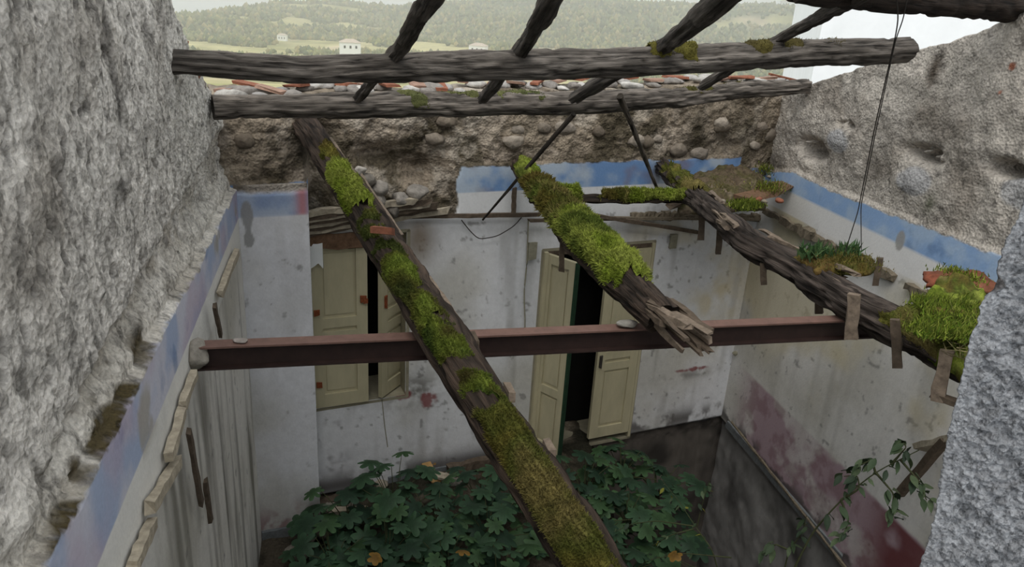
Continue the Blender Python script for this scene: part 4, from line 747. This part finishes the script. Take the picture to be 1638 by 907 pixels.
for k, (px, py, r) in enumerate(((720, 765, .10), (590, 765, .10), (610, 775, .07), (560, 800, .09), (540, 830, .1), (520, 850, .1), (640, 862, .09), (475, 885, .1), (495, 862, .08), (660, 735, .08), (525, 812, .07))):
    p = plz(px, py, .02); o = rock('fallen_stone', p[:], r, M['stone'], None, k+800, (1.2, 1, .6), g.choice([(150, 144, 134), (120, 114, 104), (170, 160, 144)]), rot=k)
    tag(o, ['grey rubble stone beside the tan boards', 'rubble stone left of the tallest leafy plant', 'small rubble stone left of the tallest leafy plant', 'rubble stone at the foot of the wall under the window', 'rubble stone just right of the pier foot', 'rubble stone below the pier skirting', 'pale rubble stone among the leaves low in the middle left', 'rubble stone at the bottom left of the floor', 'rubble stone under the grey pier skirting', 'rubble stone behind the tan boards', 'small stone by the window wall foot'][k], 'stone', 'rubble stones on the floor')
for k, (px, py, an, w_, l_, cn, lb) in enumerate(((676, 735, .3, .12, .26, 'cardboard', 'tan board lying flat in the rubble, uppermost of the two'), (690, 756, -1.0, .09, .26, 'cardboard', 'tan board slanting down towards the leaves'), (708, 762, .1, .10, .16, 'plank', 'small pale board end beside the tan boards'), (560, 815, .5, .07, .35, 'plank', 'pale splintered board by the foot of the window wall'))):
    p = plz(px, py, .14); o = boxm('board_piece', (0, 0, 0), (math.cos(an), math.sin(an), -.25), (-math.sin(an), math.cos(an), 0), (.2, .0, 1), l_, w_, .025, M[cn], None, .1, k, 4); o.location = p; tag(o, lb, 'board')
for k, (p, q_) in enumerate((((715, 752), (800, 732)), ((735, 768), (850, 742)), ((600, 775), (505, 812)))):
    o = bar('fallen_beam', WB.at(*p, .12), WB.at(*q_, .12), .08, .08, M['batten'], jit=.3, seed=k, nx=10); tag(o, ['dark beam lying along the foot of the back wall', 'second dark beam in front of the first at the wall foot', 'grey timber lying at the foot of the window wall'][k], 'beam')
# ---------------------------------------------------------------- plants
def leaf_mesh(name, lobes, deep, ma_cols, cup, nr=3, long=1.0):
    n = lobes*6; V = [(0, 0, 0)]; th = [2*math.pi*k/n for k in range(n)]
    for r_ in range(1, nr+1):
        f = r_/nr
        for a in th:
            lo = abs(math.cos(a*lobes/2)) ; rad = (1-deep*(1-lo)**1.2)*(1-.55*math.exp(-((abs(a-math.pi))/.22)**2)); rad = 1+(rad-1)*f**.5
            x, y = math.cos(a)*rad*f*long, math.sin(a)*rad*f; V.append((x, y, cup*f*f*(1+.35*math.cos(a*lobes)) - .05*f*abs(math.sin(a*lobes))))
    F = [(0, 1+k, 1+(k+1) % n) for k in range(n)]
    for r_ in range(nr-1):
        for k in range(n): a = 1+r_*n+k; b = 1+r_*n+(k+1) % n; F.append((a, a+n, b+n, b))
    return V, F, n
def leaf_data(name, lobes, deep, cup, col, vary, long=1.0, seed=0):
    V, F, n = leaf_mesh(name, lobes, deep, None, cup, long=long); V = np.array(V)+np.array([.85*long, 0, 0])
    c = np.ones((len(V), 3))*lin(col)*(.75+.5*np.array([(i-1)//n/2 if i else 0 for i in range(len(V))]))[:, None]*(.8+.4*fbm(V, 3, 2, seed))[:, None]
    o = mesh(name, V, F, M['leaf'], col=c); me = o.data; bpy.data.objects.remove(o); return me
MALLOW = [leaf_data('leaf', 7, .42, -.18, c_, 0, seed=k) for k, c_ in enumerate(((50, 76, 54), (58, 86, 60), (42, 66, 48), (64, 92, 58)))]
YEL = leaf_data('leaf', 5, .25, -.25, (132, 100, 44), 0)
def plant(x, y, z, h, n, size, label, seed, cols=MALLOW, spread=.5, group='broad leaved plants filling the broken floor'):
    g_ = random.Random(seed); t = empty('leafy_plant', (x, y, z)); st_ = []
    for k in range(n):
        a = k*2.4+g_.uniform(-.4, .4); f = (k+.5)/n; r = spread*math.sqrt(f)*g_.uniform(.8, 1.15); zz_ = h*(1-.55*f*f)+g_.uniform(-.10, .06); s_ = size*g_.uniform(.65, 1.2)
        o = bpy.data.objects.new('leaf', g_.choice(cols)); COL.objects.link(o); o.parent = t; o.location = (math.cos(a)*(r-s_*.6), math.sin(a)*(r-s_*.6), zz_)
        o.scale = (s_, s_, s_); o.rotation_euler = (g_.uniform(-.35, .35), g_.uniform(.05, .6), a+g_.uniform(-.5, .5))
        b0 = Vector((0, 0, h*.1)); b1 = Vector((math.cos(a)*r*.3, math.sin(a)*r*.3, zz_*.75)); b2 = Vector(o.location); T = tube([b0, b1, b2], [.007, .005, .003], 5, 8, 0, 0); st_.append(T)
    V = np.vstack([T['V'] for T in st_]); F = []; kk = 0
    for T in st_: F += [tuple(int(v)+kk for v in q_) for q_ in T['F']]; kk += len(T['V'])
    mesh('stem', V, F, M['stem'], t); return tag(t, label, 'plant', group)
spots = [(632, 752, .62, 'tallest broad leaved plant in front of the tan boards'), (560, 800, .40, 'leafy plant left of the tallest one'), (700, 800, .45, 'leafy plant just below the tan boards'), (530, 858, .40, 'leafy plant nearest the pier skirting'), (620, 840, .42, 'leafy plant over the pale rubble, middle left'), (715, 865, .42, 'leafy plant at the bottom, left of the long joist'), (785, 812, .42, 'leafy plant left of the long joist near its middle'), (535, 915, .36, 'leafy plant at the very bottom left of the floor'), (600, 925, .36, 'leafy plant beside the yellow leaf at the lower left'), (690, 940, .36, 'leafy plant at the bottom edge between the yellow leaves'), (800, 900, .40, 'leafy plant beside the joist at the bottom edge'), (770, 760, .35, 'leafy plant at the foot of the back wall beams'), (850, 770, .36, 'leafy plant in front of the left door leaf'), (940, 745, .34, 'shaded leafy plant in front of the dark door gap'), (1000, 720, .32, 'shaded leafy plant in front of the right door leaf'), (1060, 730, .30, 'shaded leafy plant at the edge of the pit'), (940, 800, .34, 'leafy plant right of the long joist near its middle'), (1010, 790, .30, 'dark leafy plant on the brink of the pit'), (1000, 880, .32, 'leafy plant at the bottom, right of the long joist'), (870, 960, .36, 'leafy plant under the near end of the long joist'), (1060, 830, .2, 'low leafy plant hanging over the pit')]
M['stem'] = mat('green_stem', (72, 76, 52), nscale=20, namp=.3)
for k, (px, py, h, lb) in enumerate(spots):
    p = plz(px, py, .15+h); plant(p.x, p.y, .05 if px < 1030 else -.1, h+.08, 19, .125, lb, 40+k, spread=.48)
for k, (px, py) in enumerate(((590, 888), (745, 885), (1085, 880))):
    o = bpy.data.objects.new('yellow_leaf', YEL); COL.objects.link(o); p = plz(px, py, .62); o.location = p; o.scale = (.06,)*3; o.rotation_euler = (.2, .3, k*2.0); tag(o, ['yellowed leaf on the greenery at the lower left', 'yellowed leaf on the greenery at the bottom centre', 'small yellow leaf in the dark at the bottom right of the long joist'][k], 'leaf')
def lance(col, seed):
    n = 8; V = []; F = []
    for k in range(n+1):
        f = k/n; wd = .42*math.sin(math.pi*min(1, f**.8))*(1 if k < n else 0); 
        for sg in (-1, 0, 1): V.append((f*2, sg*wd, -.5*f*f-.0+abs(sg)*.12))
    for k in range(n):
        for q_ in (0, 1): a = k*3+q_; F.append((a, a+1, a+4, a+3))
    c = np.ones((len(V), 3))*lin(col)*(.8+.4*fbm(np.array(V), 3, 2, seed))[:, None]; o = mesh('leaf', V, F, M['leaf'], col=c); me = o.data; bpy.data.objects.remove(o); return me
SM = [lance(c_, k) for k, c_ in enumerate(((66, 84, 58), (88, 104, 74), (50, 66, 48)))]; SMY = [lance((140, 140, 56), 7)]
def sapling(name, stems, leaves, size, label, cat, seed, cols=SM, r=.008):
    g_ = random.Random(seed); o0 = Vector(stems[0][0]); t = empty(name, o0); V = []; F = []; kk = 0
    for P in stems:
        T = tube([Vector(p)-o0 for p in P], [r, r*.6, r*.35], 6, 24, 0, 0); V.append(T['V']); F += [tuple(int(v)+kk for v in q_) for q_ in T['F']]; kk += len(T['V'])
    mesh('stem', np.vstack(V), F, M['stem'], t)
    for P, n in zip(stems, leaves):
        P = [Vector(p)-o0 for p in P]
        for k in range(n):
            f = .35+.65*(k+.5)/n; sg = f*(len(P)-1); i_ = min(int(sg), len(P)-2); p = P[i_].lerp(P[i_+1], sg-i_)
            for sgn in (-1, 1):
                o = bpy.data.objects.new('leaf', g_.choice(cols)); COL.objects.link(o); o.parent = t; o.location = p+Vector((g_.uniform(-.03, .03), g_.uniform(-.03, .03), g_.uniform(-.02, .02)))
                s_ = size*g_.uniform(.6, 1.25); o.scale = (s_,)*3; d = (P[i_+1]-P[i_]); an = math.atan2(d.y, d.x)+sgn*g_.uniform(.5, 1.5); o.rotation_euler = (g_.uniform(-.5, .5), g_.uniform(.1, .9), an)
    return tag(t, label, cat)
D_ = 4.4
def W4(px, py, D=D_): return far(px, py, D)
sapling('sapling', [[W4(1265, 920), W4(1300, 850), W4(1345, 800), W4(1400, 755), W4(1470, 720)], [W4(1345, 800), W4(1375, 782), W4(1372, 760), W4(1350, 762)], [W4(1345, 800), W4(1358, 830), W4(1352, 850), W4(1345, 865)], [W4(1400, 755), W4(1430, 790), W4(1425, 825)], [W4(1430, 738), W4(1450, 715), W4(1445, 708)], [W4(1440, 735), W4(1470, 770), W4(1482, 800)], [W4(1400, 755), W4(1395, 735), W4(1368, 748)]], [8, 5, 6, 8, 6, 8, 6], .045, 'young sapling with pointed leaves growing up against the right wall', 'sapling', 5)
sapling('creeper', [[W4(1150, 920, 5), W4(1140, 880, 5), W4(1112, 842, 5.1), W4(1085, 800, 5.2), W4(1060, 770, 5.3)], [W4(1115, 842, 5.1), W4(1125, 800, 5.1), W4(1135, 770, 5.1)], [W4(1112, 842, 5.1), W4(1050, 833, 5.1), W4(1010, 838, 5.1), W4(985, 850, 5.1)], [W4(1110, 846, 5.1), W4(1075, 855, 5), W4(1045, 872, 5)], [W4(1170, 892, 5), W4(1095, 885, 5), W4(1040, 895, 5)]], [5, 5, 5, 4, 4], .030, 'thin arching creeper with small leaves over the dark pit', 'creeper', 8, SM+SMY, .006)
sapling('creeper', [[W4(1250, 930, 4.8), W4(1262, 880, 4.8), W4(1285, 850, 4.8), W4(1290, 825, 4.8)], [W4(1262, 880, 4.8), W4(1240, 870, 4.8), W4(1225, 890, 4.8)]], [6, 4], .045, 'low weed with drooping leaves at the bottom right below the sapling', 'weed', 12)
# props by the right jamb
pa, pb = WR.at(1472, 716, .05), WR.at(1530, 702, .3); o = bar('wall_bracket', pa, pb, .09, .05, M['plank'], jit=.25, seed=3); tag(o, 'short weathered board sticking out of the right wall next to the jamb', 'board')
pa, pb = WR.at(1440, 790, .3), WR.at(1512, 705, .3); o = bar('slanting_prop', pa, pb, .06, .05, M['batten'], jit=.15, seed=4); tag(o, 'dark slanting prop under the short board by the right wall', 'timber')
o = bar('ledge_board', plz(1490, 630, 2.75), plz(1560, 655, 2.75), .05, .03, M['batten'], jit=.2, seed=4); tag(o, 'dark board end under the last batten of the right joist', 'board')
